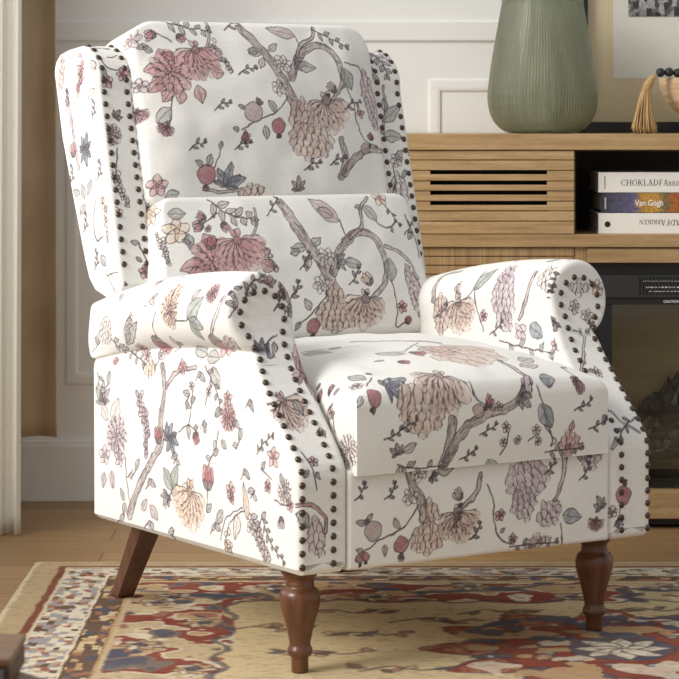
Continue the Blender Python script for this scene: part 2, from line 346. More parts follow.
PRINT = {}
PRINT = {
 'back_cushion': [
  ('flower',-0.2657,0.1425,0.0638,0.0251,'mauve',6), ('spray',[(-0.191,0.1748),(-0.15,0.1601),(-0.1064,0.1521)],0.0217,8,'leaf'), ('line',[(-0.0976,0.1735),(-0.1037,0.1413),(-0.1234,0.1079)],0.0022,0.0022,'bark'), 
  ('bunch',[(-0.1047,0.1243),(-0.0932,0.0956),(-0.0762,0.0693)],0.0039,34,'pale'), ('twig',[(-0.1841,0.1293),(-0.2053,0.1435),(-0.225,0.1512)]), ('bud',-0.2131,0.1459,-3.0307,0.025,'pink'), 
  ('bud',-0.1684,0.1472,-1.1424,0.0218,'pink'), ('leaf',-0.2317,0.1251,-2.8424,0.025,'leaf'), ('leaf',-0.2242,0.1106,2.4873,0.0229,'leaf'), ('leaf',-0.2127,0.0543,-2.5972,0.0399,'pink',0.0109), 
  ('leaf',-0.2018,0.0384,-2.2085,0.0325,'pink',0.0108), ('leaf',-0.1835,0.0338,-1.8058,0.029,'pink',0.0109), ('leaf',-0.1511,0.0424,-1.4112,0.0365,'pink',0.0109), ('leaf',-0.1185,0.0673,-0.1893,0.0255,'pink',0.0109), 
  ('leaf',-0.2052,0.0936,1.869,0.0249,'pink',0.0107), ('leaf',-0.2187,0.0778,-2.9939,0.029,'pink',0.0109), ('peony',-0.1966,0.0694,0.6195,0.045,'pink'), ('fan',-0.1401,0.1124,-1.5174,0.0535,'pink'), 
  ('leaf',-0.1841,0.093,2.4777,0.0281,'rose',0.0088), ('twig',[(-0.2043,0.0213),(-0.2085,0.0007),(-0.2147,-0.026)]), ('leaf',-0.2083,0.0026,-2.3103,0.0428,'leaf',0.0125), ('leaf',-0.2147,-0.026,-2.2126,0.0141,'leaf'), 
  ('fan',-0.2214,-0.0333,-2.0344,0.0178,'pink'), ('flower',-0.257,0.0469,0.2508,0.0162,'mauve',5), ('fan',-0.2645,-0.0002,-1.5333,0.02,'pink'), ('flower',-0.2454,-0.1416,0.2797,0.0215,'pink',5), 
  ('leaf',-0.2308,-0.162,0.2814,0.0282,'leaf'), ('leaf',-0.1528,-0.1085,2.663,0.0199,'leaf'), ('leaf',-0.1444,-0.1086,1.1449,0.0235,'leaf'), ('twig',[(-0.1322,-0.1125),(-0.1212,-0.0946),(-0.1166,-0.0801)]), 
  ('leaf',-0.1166,-0.0801,1.4372,0.0164,'leaf'), ('berry',-0.1472,-0.1249,-1.6332,0.0191,'rose'), ('line',[(-0.1527,-0.1521),(-0.1094,-0.156),(-0.079,-0.1534)],0.0027,0.0027,'bark'), 
  ('scales',-0.0535,-0.1558,1.6473,0.0261,0.0104,'beige'), ('maple',-0.1076,-0.1454,1.293,0.0442,'blue'), ('leaf',-0.1036,-0.1419,0.2802,0.039,'blue'), 
  ('twig',[(-0.0713,-0.045),(-0.0297,-0.0232),(-0.0015,-0.0142),(0.0352,0.0193)]), ('berry',-0.0458,-0.0119,0.9468,0.0185,'mauve'), ('flower',-0.0631,-0.056,0.2903,0.0109,'rose',4), 
  ('berry',-0.0652,-0.0578,-1.5808,0.0081,'rose'), ('leaf',-0.0754,-0.045,2.9746,0.0163,'leaf'), ('leaf',-0.0614,-0.004,2.7736,0.0149,'leaf'), ('berry',0.0059,-0.0383,-1.6321,0.0148,'rose'), 
  ('leaf',-0.0219,-0.0381,-1.5312,0.024,'leaf'), ('leaf',0.0008,-0.0123,2.0155,0.026,'leaf'), ('line',[(-0.0326,0.1601),(-0.0011,0.1128),(0.0227,0.0716),(0.0394,0.0275),(0.0491,-0.0114)],0.0084,0.0112,'bark'), 
  ('line',[(0.0512,0.0562),(0.085,0.1065),(0.1289,0.1272),(0.1608,0.1137),(0.1728,0.0805),(0.1708,0.0481),(0.1416,0.0175)],0.0079,0.0041,'bark'), 
  ('line',[(0.0738,0.0897),(0.0877,0.1235),(0.1231,0.1425),(0.1328,0.1645)],0.004,0.0026,'bark'), ('twig',[(0.0877,0.1235),(0.0862,0.1452)]), ('leaf',0.0862,0.1452,2.9389,0.0673,'mauve',0.0131), 
  ('spray',[(0.1291,0.1601),(0.1634,0.1429),(0.195,0.1245)],0.0172,6,'leaf'), ('leaf',-0.0011,0.1128,-2.8938,0.0331,'leaf'), ('leaf',-0.0113,0.1084,2.9883,0.0221,'leaf'), ('leaf',-0.002,0.0959,-2.0613,0.0257,'mauve'), 
  ('leaf',0.0119,0.1129,0.4559,0.0257,'leaf'), ('flower',0.0374,0.0825,0.3161,0.0225,'pale',7), ('flower',0.0184,0.0351,0.3074,0.0187,'pale',6), ('maple',0.0691,0.0896,-0.2993,0.0265,'leaf'), 
  ('leaf',0.0717,0.0815,-0.0912,0.0415,'leaf'), ('leaf',0.1799,0.0807,-1.2977,0.0462,'green',0.0135), ('twig',[(0.1777,0.0444),(0.1917,0.0111),(0.1954,-0.0217),(0.2136,-0.06),(0.2445,-0.0722)]), 
  ('flower',0.2074,-0.0076,0.3042,0.0114,'rose',4), ('bud',0.2331,-0.0589,2.1774,0.0173,'rose'), ('twig',[(0.1848,0.093),(0.2176,0.0852),(0.23,0.0603)]), ('scales',0.2398,0.0211,-1.4089,0.0155,0.0542,'lilac'), 
  ('line',[(0.143,-0.1318),(0.1562,-0.1017),(0.1482,-0.0635)],0.0079,0.0064,'bark'), ('line',[(0.1528,-0.1243),(0.1812,-0.0966),(0.2272,-0.0788),(0.2709,-0.0824)],0.0085,0.0041,'bark'), 
  ('scales',0.0626,-0.0222,-1.7059,0.0301,0.0338,'beige'), ('scales',0.0769,-0.0647,-1.7287,0.0452,0.0339,'beige'), ('fan',0.1267,0.0114,-1.4705,0.0588,'beige'), ('berry',0.1269,0.0133,1.2554,0.0095,'bark'), 
  ('bud',0.1503,0.0313,2.3474,0.0228,'mauve'), ('berry',0.2107,-0.0778,0.5378,0.0114,'beige'), ('maple',0.0468,-0.1562,1.6015,0.0257,'mauve'), ('spray',[(-0.1235,-0.006),(-0.108,0.0051),(-0.0921,0.0064)],0.0129,4,'leaf'), 
  ('spray',[(-0.088,-0.0808),(-0.0734,-0.0702),(-0.0572,-0.0689)],0.0126,4,'leaf'), ('spray',[(-0.181,-0.0793),(-0.1655,-0.0683),(-0.1488,-0.0667)],0.0127,4,'leaf'), 
  ('spray',[(0.1679,-0.0032),(0.1862,0.0089),(0.2085,0.0123)],0.0134,4,'leaf'), ('spray',[(0.0588,-0.1204),(0.0744,-0.1095),(0.0916,-0.1081)],0.0128,4,'leaf'), 
  ('spray',[(0.1136,-0.1121),(0.1312,-0.1005),(0.1512,-0.0982)],0.0132,4,'leaf'), ('spray',[(-0.062,0.0609),(-0.0447,0.0729),(-0.0273,0.0749)],0.0128,4,'leaf'), 
  ('spray',[(-0.0662,0.1553),(-0.0451,0.1696),(-0.0225,0.1757)],0.0121,4,'leaf'), ],
 'lumbar_cushion': [
  ('flower',-0.3101,0.1134,-0.0646,0.0279,'peach',6), ('flower',-0.2555,0.0706,0.2786,0.0281,'peach',5), ('leaf',-0.2705,0.1036,-0.0539,0.0377,'leaf'), ('twig',[(-0.1697,0.0989),(-0.1986,0.0847),(-0.215,0.0816)]), 
  ('bud',-0.2013,0.079,-3.0287,0.0224,'pink'), ('bud',-0.1957,0.0903,2.5535,0.0205,'pink'), ('bud',-0.1646,0.0829,-0.9827,0.0222,'pink'), ('flower',-0.1926,0.0708,0.2757,0.0074,'mauve',5), 
  ('leaf',-0.2349,0.0636,-1.4101,0.0299,'green'), ('leaf',-0.2292,0.0443,2.7394,0.0186,'leaf'), ('spray',[(-0.1836,0.1275),(-0.1493,0.0979),(-0.1015,0.0862)],0.0275,9,'mauve'), 
  ('line',[(-0.0893,0.1078),(-0.0934,0.0742),(-0.1181,0.0379)],0.0022,0.0022,'bark'), ('bunch',[(-0.0959,0.0448),(-0.0839,0.0175),(-0.0661,-0.0111)],0.0041,34,'pale'), 
  ('bunch',[(-0.2858,0.0645),(-0.2801,0.0412),(-0.2707,0.0107)],0.003,26,'pale'), ('leaf',-0.2066,0.0095,-2.8656,0.0478,'pink',0.0129), ('leaf',-0.211,-0.0013,-2.4238,0.0362,'pink',0.0127), 
  ('leaf',-0.1879,0.0306,2.0179,0.0371,'pink',0.013), ('leaf',-0.0967,0.0028,-0.5346,0.0295,'pink',0.0129), ('peony',-0.1915,0.0085,0.6229,0.0479,'pink'), ('fan',-0.1393,0.0465,-1.4536,0.0629,'pink'), 
  ('bud',-0.1917,0.0308,1.6619,0.026,'rose'), ('line',[(-0.0264,0.1172),(-0.0059,0.0657),(0.0195,0.0187),(0.0447,-0.0197),(0.0531,-0.0645)],0.0092,0.0129,'bark'), 
  ('line',[(0.0581,-0.02),(0.0792,0.0213),(0.1275,0.0537),(0.1652,0.0477),(0.1799,0.016),(0.182,-0.0149),(0.1675,-0.0491),(0.136,-0.071)],0.0085,0.0045,'bark'), 
  ('line',[(0.1074,0.0439),(0.1445,0.0676),(0.1548,0.1037),(0.1816,0.1245)],0.0044,0.0029,'bark'), ('twig',[(0.0993,0.048),(0.0963,0.0802)]), ('leaf',0.0949,0.0762,2.4135,0.0734,'mauve',0.0165), 
  ('leaf',0.0856,0.0904,2.7885,0.0368,'mauve'), ('leaf',0.1646,0.1098,-0.9974,0.0402,'leaf'), ('leaf',0.1589,0.1078,-2.8828,0.0183,'leaf'), ('flower',0.2111,0.1242,0.2561,0.018,'peach',5), 
  ('spray',[(0.2151,0.1116),(0.2267,0.0911),(0.2374,0.0711)],0.0111,4,'leaf'), ('twig',[(0.1858,0.0734),(0.207,0.0632),(0.2342,0.0771)]), ('leaf',0.2152,0.0652,-1.1838,0.013,'leaf'), 
  ('flower',0.0459,0.0065,0.263,0.0222,'pale',7), ('flower',0.0299,-0.0413,0.2623,0.0193,'pale',6), ('maple',0.0709,-0.0012,-0.0906,0.0259,'leaf'), ('leaf',0.0867,-0.0016,-0.1571,0.037,'leaf'), 
  ('leaf',0.0038,0.0269,3.1088,0.0333,'leaf'), ('leaf',0.0073,0.0114,-1.897,0.0296,'mauve'), ('leaf',-0.01,0.0235,-2.8035,0.0222,'leaf'), ('leaf',0.0175,0.0303,0.5526,0.0296,'leaf'), 
  ('leaf',0.1925,0.0045,-1.64,0.0464,'green',0.0149), ('line',[(0.1898,0.0275),(0.224,0.0163),(0.2458,-0.0071),(0.2546,-0.0347)],0.003,0.003,'bark'), ('scales',0.2456,-0.0694,-1.3314,0.0167,0.0558,'lilac'), 
  ('twig',[(0.1858,-0.0382),(0.194,-0.076),(0.188,-0.1243),(0.2082,-0.1178)]), ('flower',0.2054,-0.0896,0.2498,0.013,'rose',5), ('bud',0.2082,-0.1178,0.3978,0.0146,'rose'), ('scales',0.0575,-0.0646,-1.6491,0.0202,0.0183,'beige'), 
  ('scales',0.0604,-0.0993,-1.5681,0.043,0.0268,'beige'), ('fan',0.1224,-0.0706,-1.6395,0.0498,'beige'), ('berry',0.1221,-0.0725,1.2619,0.0092,'bark'), ('bud',0.1405,-0.0447,2.2637,0.0259,'peach'), 
  ('twig',[(-0.022,-0.115),(0.01,-0.0917),(0.0406,-0.0603)]), ('berry',0.0111,-0.1165,-1.429,0.0134,'rose'), ('leaf',0.0059,-0.0879,2.2285,0.0251,'leaf'), ('leaf',-0.0185,-0.1082,-1.9122,0.0172,'leaf'), 
  ('twig',[(0.2603,0.0894),(0.2743,0.0404),(0.2742,0.0051)]), ('leaf',0.2679,0.0559,-2.2619,0.0187,'leaf'), ('spray',[(-0.0393,-0.0679),(-0.0268,-0.054),(-0.0201,-0.0398)],0.0128,4,'leaf'), 
  ('spray',[(-0.0643,0.0933),(-0.0453,0.1093),(-0.0315,0.1259)],0.0128,4,'leaf'), ('spray',[(0.0899,-0.0454),(0.1059,-0.0307),(0.1153,-0.0158)],0.0129,4,'leaf'), 
  ('spray',[(0.2472,0.0497),(0.2681,0.0656),(0.2822,0.0818)],0.0131,4,'leaf'), ('spray',[(-0.0161,-0.0142),(-0.001,0.0003),(0.008,0.0152)],0.0129,4,'leaf'), ],
 'arm_left': [
  ('flower',0.3555,0.489,2.8342,0.0136,'pink',5), ('leaf',0.2856,0.493,0.7983,0.0147,'leaf'), ('fan',9.7284,0.465,0.2114,0.0496,'pink'), ('flower',9.7161,0.3837,0.1846,0.0076,'pink',5), 
  ('maple',0.5669,0.2491,1.6367,0.0454,'leaf'), ('spray',[(0.586,0.3134),(0.5783,0.2853),(0.563,0.2531)],0.0187,5,'leaf'), ('leaf',0.529,0.2073,2.0391,0.0521,'pale',0.018), ('leaf',0.5479,0.2115,0.9813,0.0407,'pale'), 
  ('peony',0.514,0.1795,2.7066,0.0416,'lilac'), ('flower',0.5594,0.1398,2.9058,0.0226,'lilac',5), ('flower',0.503,0.1365,2.8995,0.0196,'lilac',5), ('twig',[(0.4807,0.1377),(0.4772,0.0955),(0.4627,0.0491)]), 
  ('leaf',0.5329,0.1108,-1.7326,0.0361,'mauve'), ('leaf',0.5594,0.1048,-1.411,0.0328,'mauve'), ('twig',[(0.4735,0.0997),(0.4551,0.1164)]), ('leaf',0.4847,0.0561,0.929,0.0269,'leaf'), ('leaf',0.481,0.0526,-1.2559,0.0268,'leaf'), 
  ('bunch',[(0.4291,0.2527),(0.4148,0.2211),(0.4042,0.1938),(0.408,0.1458)],0.0055,54,'lilac'), ('leaf',0.4327,0.2527,0.9636,0.0187,'lilac'), 
  ('line',[(0.3469,0.3097),(0.3402,0.2636),(0.3544,0.2171),(0.3512,0.1744),(0.3938,0.1303),(0.4371,0.0803),(0.4664,0.0314)],0.0057,0.0098,'bark'), ('scales',0.3929,0.3072,-1.5658,0.0219,0.0128,'peach'), 
  ('line',[(0.3332,0.2742),(0.3019,0.2971),(0.2342,0.3084)],0.0045,0.0035,'mauve'), ('scales',0.278,0.3077,-1.5651,0.0137,0.0069,'pink'), ('maple',0.3302,0.1827,2.1776,0.0351,'blue'), 
  ('maple',0.3198,0.1868,-1.9061,0.0384,'blue'), ('bud',0.3617,0.1703,1.5076,0.0322,'rose'), ('twig',[(0.2583,0.2075),(0.248,0.2437),(0.2444,0.2794)]), ('flower',0.2478,0.2759,2.9269,0.0102,'pale',5), 
  ('leaf',0.2513,0.2487,2.5685,0.0186,'leaf'), ('leaf',0.2514,0.2385,0.5075,0.0186,'leaf'), ('leaf',0.2616,0.2107,-1.8402,0.0272,'leaf'), ('bud',0.2382,0.1986,-2.0688,0.0235,'rose'), 
  ('twig',[(0.2923,0.1953),(0.2583,0.2092),(0.2315,0.1991)]), ('leaf',0.2415,0.2052,2.9887,0.0152,'leaf'), ('flower',0.1915,0.2683,2.9074,0.0099,'pale',5), ('twig',[(0.2015,0.2478),(0.1882,0.2751)]), 
  ('leaf',0.1815,0.3085,-2.3079,0.0429,'leaf',0.0115), ('spray',[(0.2044,0.3109),(0.1718,0.2809),(0.1526,0.2444)],0.0164,6,'leaf'), ('leaf',0.1494,0.2447,-0.5672,0.0277,'green'), ('flower',0.13,0.2624,2.887,0.0146,'pink',5), 
  ('peony',0.127,0.2318,2.6693,0.0258,'pink'), ('twig',[(0.1593,0.2046),(0.1692,0.1742)]), ('leaf',0.1497,0.1923,-2.4707,0.0227,'leaf'), ('leaf',0.1691,0.1906,-1.3971,0.0196,'pale'), ('leaf',0.3134,0.0929,0.8597,0.0485,'green'), 
  ('leaf',0.3134,0.0929,1.8991,0.0485,'green'), ('maple',0.3308,0.084,-0.9804,0.028,'leaf'), ('twig',[(0.3134,0.0964),(0.3379,0.0585)]), ('leaf',0.3169,0.0855,2.7614,0.0208,'leaf'), ('leaf',0.3941,0.0572,-2.4816,0.0398,'mauve'), 
  ('leaf',0.4228,0.0446,2.348,0.0294,'mauve'), ('flower',0.2589,0.0986,2.8589,0.0203,'peach',5), ('fan',0.2556,0.0955,-1.497,0.059,'peach'), ('bud',0.1957,0.1054,1.6447,0.0428,'rose'), ('twig',[(0.1957,0.1088),(0.1992,0.0718)]), 
  ('leaf',0.1992,0.0685,2.3581,0.023,'leaf'), ('flower',0.1213,0.1139,2.8468,0.0161,'pink',5), ('flower',0.1182,0.1014,2.8432,0.0112,'pink',5), ('leaf',0.068,0.0724,1.3694,0.06,'peach',0.0079), 
  ('twig',[(0.1538,0.0283),(0.1343,0.0669),(0.0835,0.0896)]), ('twig',[(0.1378,0.0224),(0.1216,0.062),(0.0773,0.0872)]), ('leaf',0.1439,0.0754,-0.7043,0.0355,'leaf'), ('leaf',0.0993,0.0763,-1.3997,0.0414,'pale'), 
  ('bunch',[(0.1313,0.0347),(0.1282,0.0115)],0.0049,12,'peach'), ('spray',[(0.0617,0.086),(0.0372,0.0543),(0.0129,0.023)],0.0204,14,'pale'), ('bunch',[(0.0556,0.0709),(0.0311,0.0457),(0.0008,0.0184)],0.005,30,'pale'), 
  ('spray',[(0.0248,0.0862),(0.0006,0.05),(-0.0412,0.0216)],0.014,10,'leaf'), ('flower',-0.0121,0.1823,2.8461,0.0187,'pink',5), ('spray',[(0.0365,0.1799),(0.0242,0.1956),(-0.0063,0.2147)],0.0126,6,'leaf'), 
  ('flower',0.0062,0.1344,2.8379,0.0109,'pink',5), ('twig',[(0.0244,0.1575),(-0.0059,0.1454)]), ('leaf',0.0244,0.1575,2.3497,0.0188,'leaf'), ('peony',-0.0447,0.1314,2.6258,0.0216,'pale'), 
  ('twig',[(-0.0148,0.115),(-0.0446,0.1095),(-0.0683,0.1173)]), ('bud',-0.0326,0.0923,-1.7344,0.0216,'mauve'), ('leaf',-0.033,0.1612,-1.9017,0.0248,'leaf'), ('flower',-0.0594,0.113,2.8296,0.0123,'pink',5), 
  ('scales',0.5285,0.4072,-0.9408,0.0264,0.0284,'pale'), ('spray',[(0.5073,0.3876),(0.4793,0.3509),(0.418,0.3192)],0.0225,10,'leaf'), ('leaf',0.4615,0.3649,2.6507,0.0906,'leaf',0.0113), 
  ('leaf',0.4566,0.3698,2.3286,0.0741,'leaf',0.0109), ('bunch',[(0.4002,0.4162),(0.4323,0.3921)],0.0047,14,'pale'), ('flower',0.2583,0.4563,2.9486,0.023,'peach',6), ('peony',0.2636,0.4331,2.7243,0.0319,'peach'), 
  ('fan',0.2614,0.4211,-1.8777,0.0272,'peach'), ('twig',[(0.3099,0.4229),(0.3266,0.4007),(0.3303,0.3786)]), ('bud',0.3339,0.3788,-1.276,0.0512,'rose'), ('flower',0.4192,0.3492,2.9799,0.0172,'pink',5), 
  ('flower',0.4044,0.3312,2.9919,0.0121,'pink',5), ('leaf',0.2033,0.4069,2.4386,0.0601,'green'), ('leaf',0.1931,0.4404,2.2943,0.0261,'leaf'), ('leaf',0.1967,0.407,-1.9951,0.0433,'green'), 
  ('leaf',0.2,0.4069,-2.8484,0.0434,'green'), ('twig',[(0.2448,0.4036),(0.2,0.4069)]), ('peony',0.1335,0.4533,2.4811,0.0192,'pink'), ('line',[(0.0929,0.446),(0.1101,0.4159),(0.141,0.3791)],0.0039,0.0032,'pale'), 
  ('bud',0.149,0.3807,-1.9126,0.0557,'pink'), ('leaf',0.2423,0.3413,-2.9141,0.0461,'leaf'), ('leaf',0.1975,0.3279,-3.0675,0.0427,'leaf'), ('scales',0.098,0.3638,-0.6337,0.0161,0.0177,'mauve'), 
  ('leaf',0.5306,0.3274,3.0455,0.0228,'rose'), ('spray',[(9.6448,0.5876),(9.655,0.6112),(9.6779,0.6232)],0.016,6,'leaf'), ('maple',9.6888,0.6116,0.9602,0.0225,'beige'), ('maple',9.7114,0.6011,-0.3355,0.0225,'beige'), 
  ('leaf',9.7232,0.5974,-1.0474,0.0253,'mauve'), ('flower',9.7285,0.5682,0.1711,0.0129,'leaf',5), ('maple',9.665,0.5048,1.366,0.0246,'blue'), ('leaf',9.6706,0.5045,-0.3667,0.0203,'blue'), 
  ('twig',[(9.6747,0.5136),(9.6864,0.524),(9.6986,0.5281)]), ('leaf',9.691,0.5191,-1.583,0.0182,'leaf'), ('fan',9.6737,0.4296,-1.3595,0.0391,'beige'), ('leaf',9.6755,0.4295,2.541,0.0177,'beige'), 
  ('flower',9.6797,0.3446,0.1859,0.0091,'pink',5), ('twig',[(9.6647,0.3585),(9.6732,0.3378),(9.6792,0.3007)]), ('leaf',9.6664,0.3324,-2.335,0.0147,'leaf'), ('leaf',9.6785,0.3285,-0.8697,0.0137,'leaf'), 
  ('line',[(9.6485,0.2795),(9.6737,0.2763),(9.694,0.2574),(9.6958,0.2339)],0.0034,0.0028,'rose'), ('scales',9.6792,0.2261,-1.3686,0.0153,0.0261,'lilac'), ('leaf',9.6523,0.2718,-1.2524,0.0305,'green',0.0091), 
  ('leaf',9.6933,0.4314,-1.4066,0.0229,'leaf'), ('leaf',0.221,0.3004,-2.4386,0.0234,'leaf'), ('twig',[(0.221,0.3004),(0.2344,0.2848)]), ('leaf',0.2277,0.2918,2.5759,0.0168,'pale'), ('leaf',0.5477,0.2828,1.8971,0.0284,'leaf'), 
  ('twig',[(0.5477,0.2828),(0.563,0.2654)]), ('leaf',0.5554,0.2731,-0.0277,0.0204,'pale'), ('leaf',0.4442,0.1172,2.1605,0.0263,'leaf'), ('twig',[(0.4442,0.1172),(0.4588,0.099)]), ('leaf',0.4515,0.1072,-0.0816,0.0188,'pale'), 
  ('leaf',0.3939,0.1029,-2.6595,0.0254,'leaf'), ('twig',[(0.3939,0.1029),(0.4083,0.085)]), ('leaf',0.4011,0.0931,2.3651,0.0182,'pale'), ('leaf',0.2959,0.1553,-0.2546,0.0241,'leaf'), ('twig',[(0.2959,0.1553),(0.3097,0.1386)]), 
  ('leaf',0.3028,0.1461,-2.6563,0.0173,'pale'), ('leaf',0.179,0.1651,2.6642,0.023,'leaf'), ('twig',[(0.179,0.1651),(0.1922,0.1489)]), ('leaf',0.1856,0.1562,0.1954,0.0164,'pale'), ('leaf',0.0924,0.1978,1.8968,0.0224,'leaf'), 
  ('twig',[(0.0924,0.1978),(0.1051,0.182)]), ('leaf',0.0987,0.1891,-0.1907,0.016,'pale'), ('leaf',0.0769,0.1513,-2.4811,0.0222,'leaf'), ('twig',[(0.0769,0.1513),(0.0896,0.1354)]), ('leaf',0.0832,0.1426,2.5134,0.0159,'pale'), 
  ('leaf',0.0461,0.1231,-0.3035,0.022,'leaf'), ('twig',[(0.0461,0.1231),(0.0585,0.1072)]), ('leaf',0.0523,0.1144,-2.6859,0.0158,'pale'), ('leaf',0.1731,0.0503,-2.8556,0.0228,'leaf'), ('twig',[(0.1731,0.0503),(0.1863,0.0337)]), 
  ('leaf',0.1797,0.0412,2.1539,0.0163,'pale'), ('leaf',0.307,0.0239,-0.3117,0.0241,'leaf'), ('twig',[(0.307,0.0239),(0.3208,0.0064)]), ('leaf',0.3139,0.0142,-1.0667,0.0157,'pale'), ('leaf',0.5033,0.0146,2.5975,0.0235,'leaf'), 
  ('twig',[(0.5033,0.0146),(0.5671,-0.026)]), ('leaf',0.3943,0.0298,-2.2312,0.0252,'leaf'), ('twig',[(0.3943,0.0298),(0.4167,0.0079)]), ('leaf',0.4015,0.0197,2.6228,0.0181,'pale'), ('leaf',0.108,0.2286,-2.4681,0.0225,'leaf'), 
  ('twig',[(0.108,0.2286),(0.1208,0.2128)]), ('leaf',0.1144,0.2199,2.5328,0.0161,'pale'), ('leaf',0.2049,0.221,-1.5654,0.0232,'leaf'), ('twig',[(0.2049,0.221),(0.2182,0.2051)]), ('leaf',0.2116,0.2122,2.8935,0.0166,'pale'), 
  ('leaf',0.0248,0.0783,2.3414,0.0219,'leaf'), ('twig',[(0.0248,0.0783),(0.0371,0.0623)]), ('leaf',0.031,0.0695,-0.0456,0.0157,'pale'), ('leaf',0.2546,0.2604,0.2487,0.0238,'leaf'), ('twig',[(0.2546,0.2604),(0.2682,0.2445)]), 
  ('leaf',0.2614,0.2516,-1.2346,0.017,'pale'), ('leaf',0.0608,0.265,-2.2151,0.0222,'leaf'), ('twig',[(0.0608,0.265),(0.0733,0.2494)]), ('leaf',0.067,0.2564,2.6571,0.0159,'pale'), ('leaf',0.4791,0.4625,2.7642,0.0283,'pale'), 
  ('leaf',0.4738,0.4664,0.7438,0.0242,'leaf'), ('twig',[(0.4791,0.4625),(0.492,0.4489)]), ('leaf',0.3422,0.4463,-2.864,0.0237,'pale'), ('leaf',0.3375,0.4498,2.8821,0.0205,'leaf'), ('twig',[(0.3422,0.4463),(0.3531,0.4328)]), 
  ('leaf',9.6254,0.5725,1.3096,0.0222,'pale'), ('leaf',9.6293,0.5755,2.4713,0.019,'leaf'), ('twig',[(9.6254,0.5725),(9.6165,0.5617)]), ('leaf',9.6249,0.6041,-1.4299,0.015,'pale'), ('leaf',9.6281,0.6072,0.0015,0.0138,'leaf'), 
  ('twig',[(9.6249,0.6041),(9.6159,0.5932)]), ('leaf',0.2856,0.3518,1.5258,0.0239,'pale'), ('leaf',0.2689,0.3584,-0.2992,0.0204,'leaf'), ('twig',[(0.2856,0.3518),(0.3111,0.334)]), ('leaf',0.3574,0.3205,2.4477,0.0244,'pale'), 
  ('leaf',0.3515,0.3239,0.627,0.0208,'leaf'), ('twig',[(0.3574,0.3205),(0.3751,0.3085)]), ('leaf',0.5764,0.382,2.1916,0.0337,'pale'), ('leaf',0.5657,0.3848,0.5937,0.0276,'leaf'), ('twig',[(0.5764,0.382),(0.6031,0.3689)]), 
  ('spray',[(9.7001,0.5694),(9.7122,0.5818),(9.7187,0.5944)],0.0112,4,'leaf'), ],
 'seat_cushion': [
  ('twig',[(-0.1819,-0.0218),(-0.1402,-0.0447),(-0.0916,-0.0697)]), ('leaf',-0.1842,-0.0318,-0.9427,0.053,'leaf'), ('leaf',-0.1453,-0.0525,0.345,0.0303,'leaf'), 
  ('line',[(-0.0845,-0.0279),(-0.0193,-0.0628),(0.0491,-0.1)],0.0037,0.0037,'bark'), ('twig',[(-0.0897,-0.1395),(-0.055,-0.1451),(0.0068,-0.0946)]), ('leaf',-0.0667,-0.1651,2.4086,0.0532,'leaf'), 
  ('bud',-0.0514,-0.1548,-0.8578,0.0301,'rose'), ('bud',-0.1056,-0.1983,-0.4177,0.0231,'rose'), ('leaf',-0.118,-0.1753,3.0601,0.0199,'leaf'), ('scales',0.0422,-0.1826,-0.7752,0.0702,0.0568,'beige'), 
  ('scales',0.0071,-0.1592,-1.1207,0.0337,0.0337,'beige'), ('line',[(0.0752,-0.237),(0.0849,-0.2713),(0.0941,-0.2951)],0.0041,0.0041,'bark'), ('leaf',0.1183,-0.2411,0.5838,0.0492,'leaf'), 
  ('leaf',0.0995,-0.2604,0.1197,0.042,'mauve'), ('flower',-0.2294,-0.2628,-0.1758,0.0126,'mauve',5), ('leaf',-0.2056,-0.2531,1.8593,0.0354,'leaf'), ('twig',[(-0.2159,-0.2743),(-0.1925,-0.251)]), 
  ('flower',-0.186,-0.2353,0.3261,0.0064,'pale',5), ('berry',-0.2181,-0.2983,-1.9447,0.0123,'rose'), ('leaf',-0.2404,-0.2939,-2.4107,0.021,'leaf'), ('leaf',-0.2216,-0.3083,-1.6394,0.012,'leaf'), 
  ('maple',-0.1878,-0.2843,-0.0015,0.0378,'blue'), ('leaf',-0.1798,-0.2839,0.3145,0.041,'blue'), ('scales',-0.1587,-0.3075,-1.6229,0.0157,0.0157,'beige'), ('scales',-0.1267,-0.3225,-1.6258,0.041,0.0347,'beige'), 
  ('fan',-0.0743,-0.2738,-2.0844,0.0539,'beige'), ('line',[(-0.0708,-0.3388),(-0.0748,-0.3706),(-0.0863,-0.4086)],0.008,0.0088,'bark'), 
  ('line',[(-0.0791,-0.3994),(-0.0513,-0.3594),(-0.0091,-0.3364),(0.0398,-0.3267),(0.0693,-0.3123),(0.083,-0.2993)],0.0089,0.0048,'bark'), ('berry',-0.0187,-0.3278,0.2214,0.0104,'beige'), 
  ('bud',-0.0004,-0.3241,1.0861,0.0193,'rose'), ('twig',[(-0.0277,-0.2931),(-0.0232,-0.3085),(0.0036,-0.3244)]), ('leaf',-0.0295,-0.3034,-0.2875,0.0066,'leaf'), ('flower',0.0217,-0.3239,0.2202,0.0097,'beige',5), 
  ('scales',0.0851,-0.2994,-2.1035,0.0095,0.0066,'lilac'), ('leaf',0.1165,-0.293,-0.1178,0.0305,'blue',0.0094), ('twig',[(0.105,-0.3009),(0.1103,-0.3148),(0.1191,-0.3513),(0.1322,-0.3787),(0.129,-0.3951)]), 
  ('maple',0.0697,-0.3097,-0.8417,0.0261,'leaf'), ('leaf',0.1057,-0.3227,-1.0385,0.0488,'blue',0.0147), ('twig',[(0.1149,-0.3593),(0.1388,-0.3858),(0.129,-0.3951)]), ('twig',[(0.1852,-0.2648),(0.1928,-0.296)]), 
  ('leaf',0.1852,-0.2648,0.4855,0.0157,'leaf'), ('fan',0.194,-0.2973,-2.0939,0.0144,'pink'), ('twig',[(0.0249,-0.4023),(0.0396,-0.3787),(0.0369,-0.3524)]), ('flower',0.0369,-0.3573,0.2215,0.0097,'pale',5), 
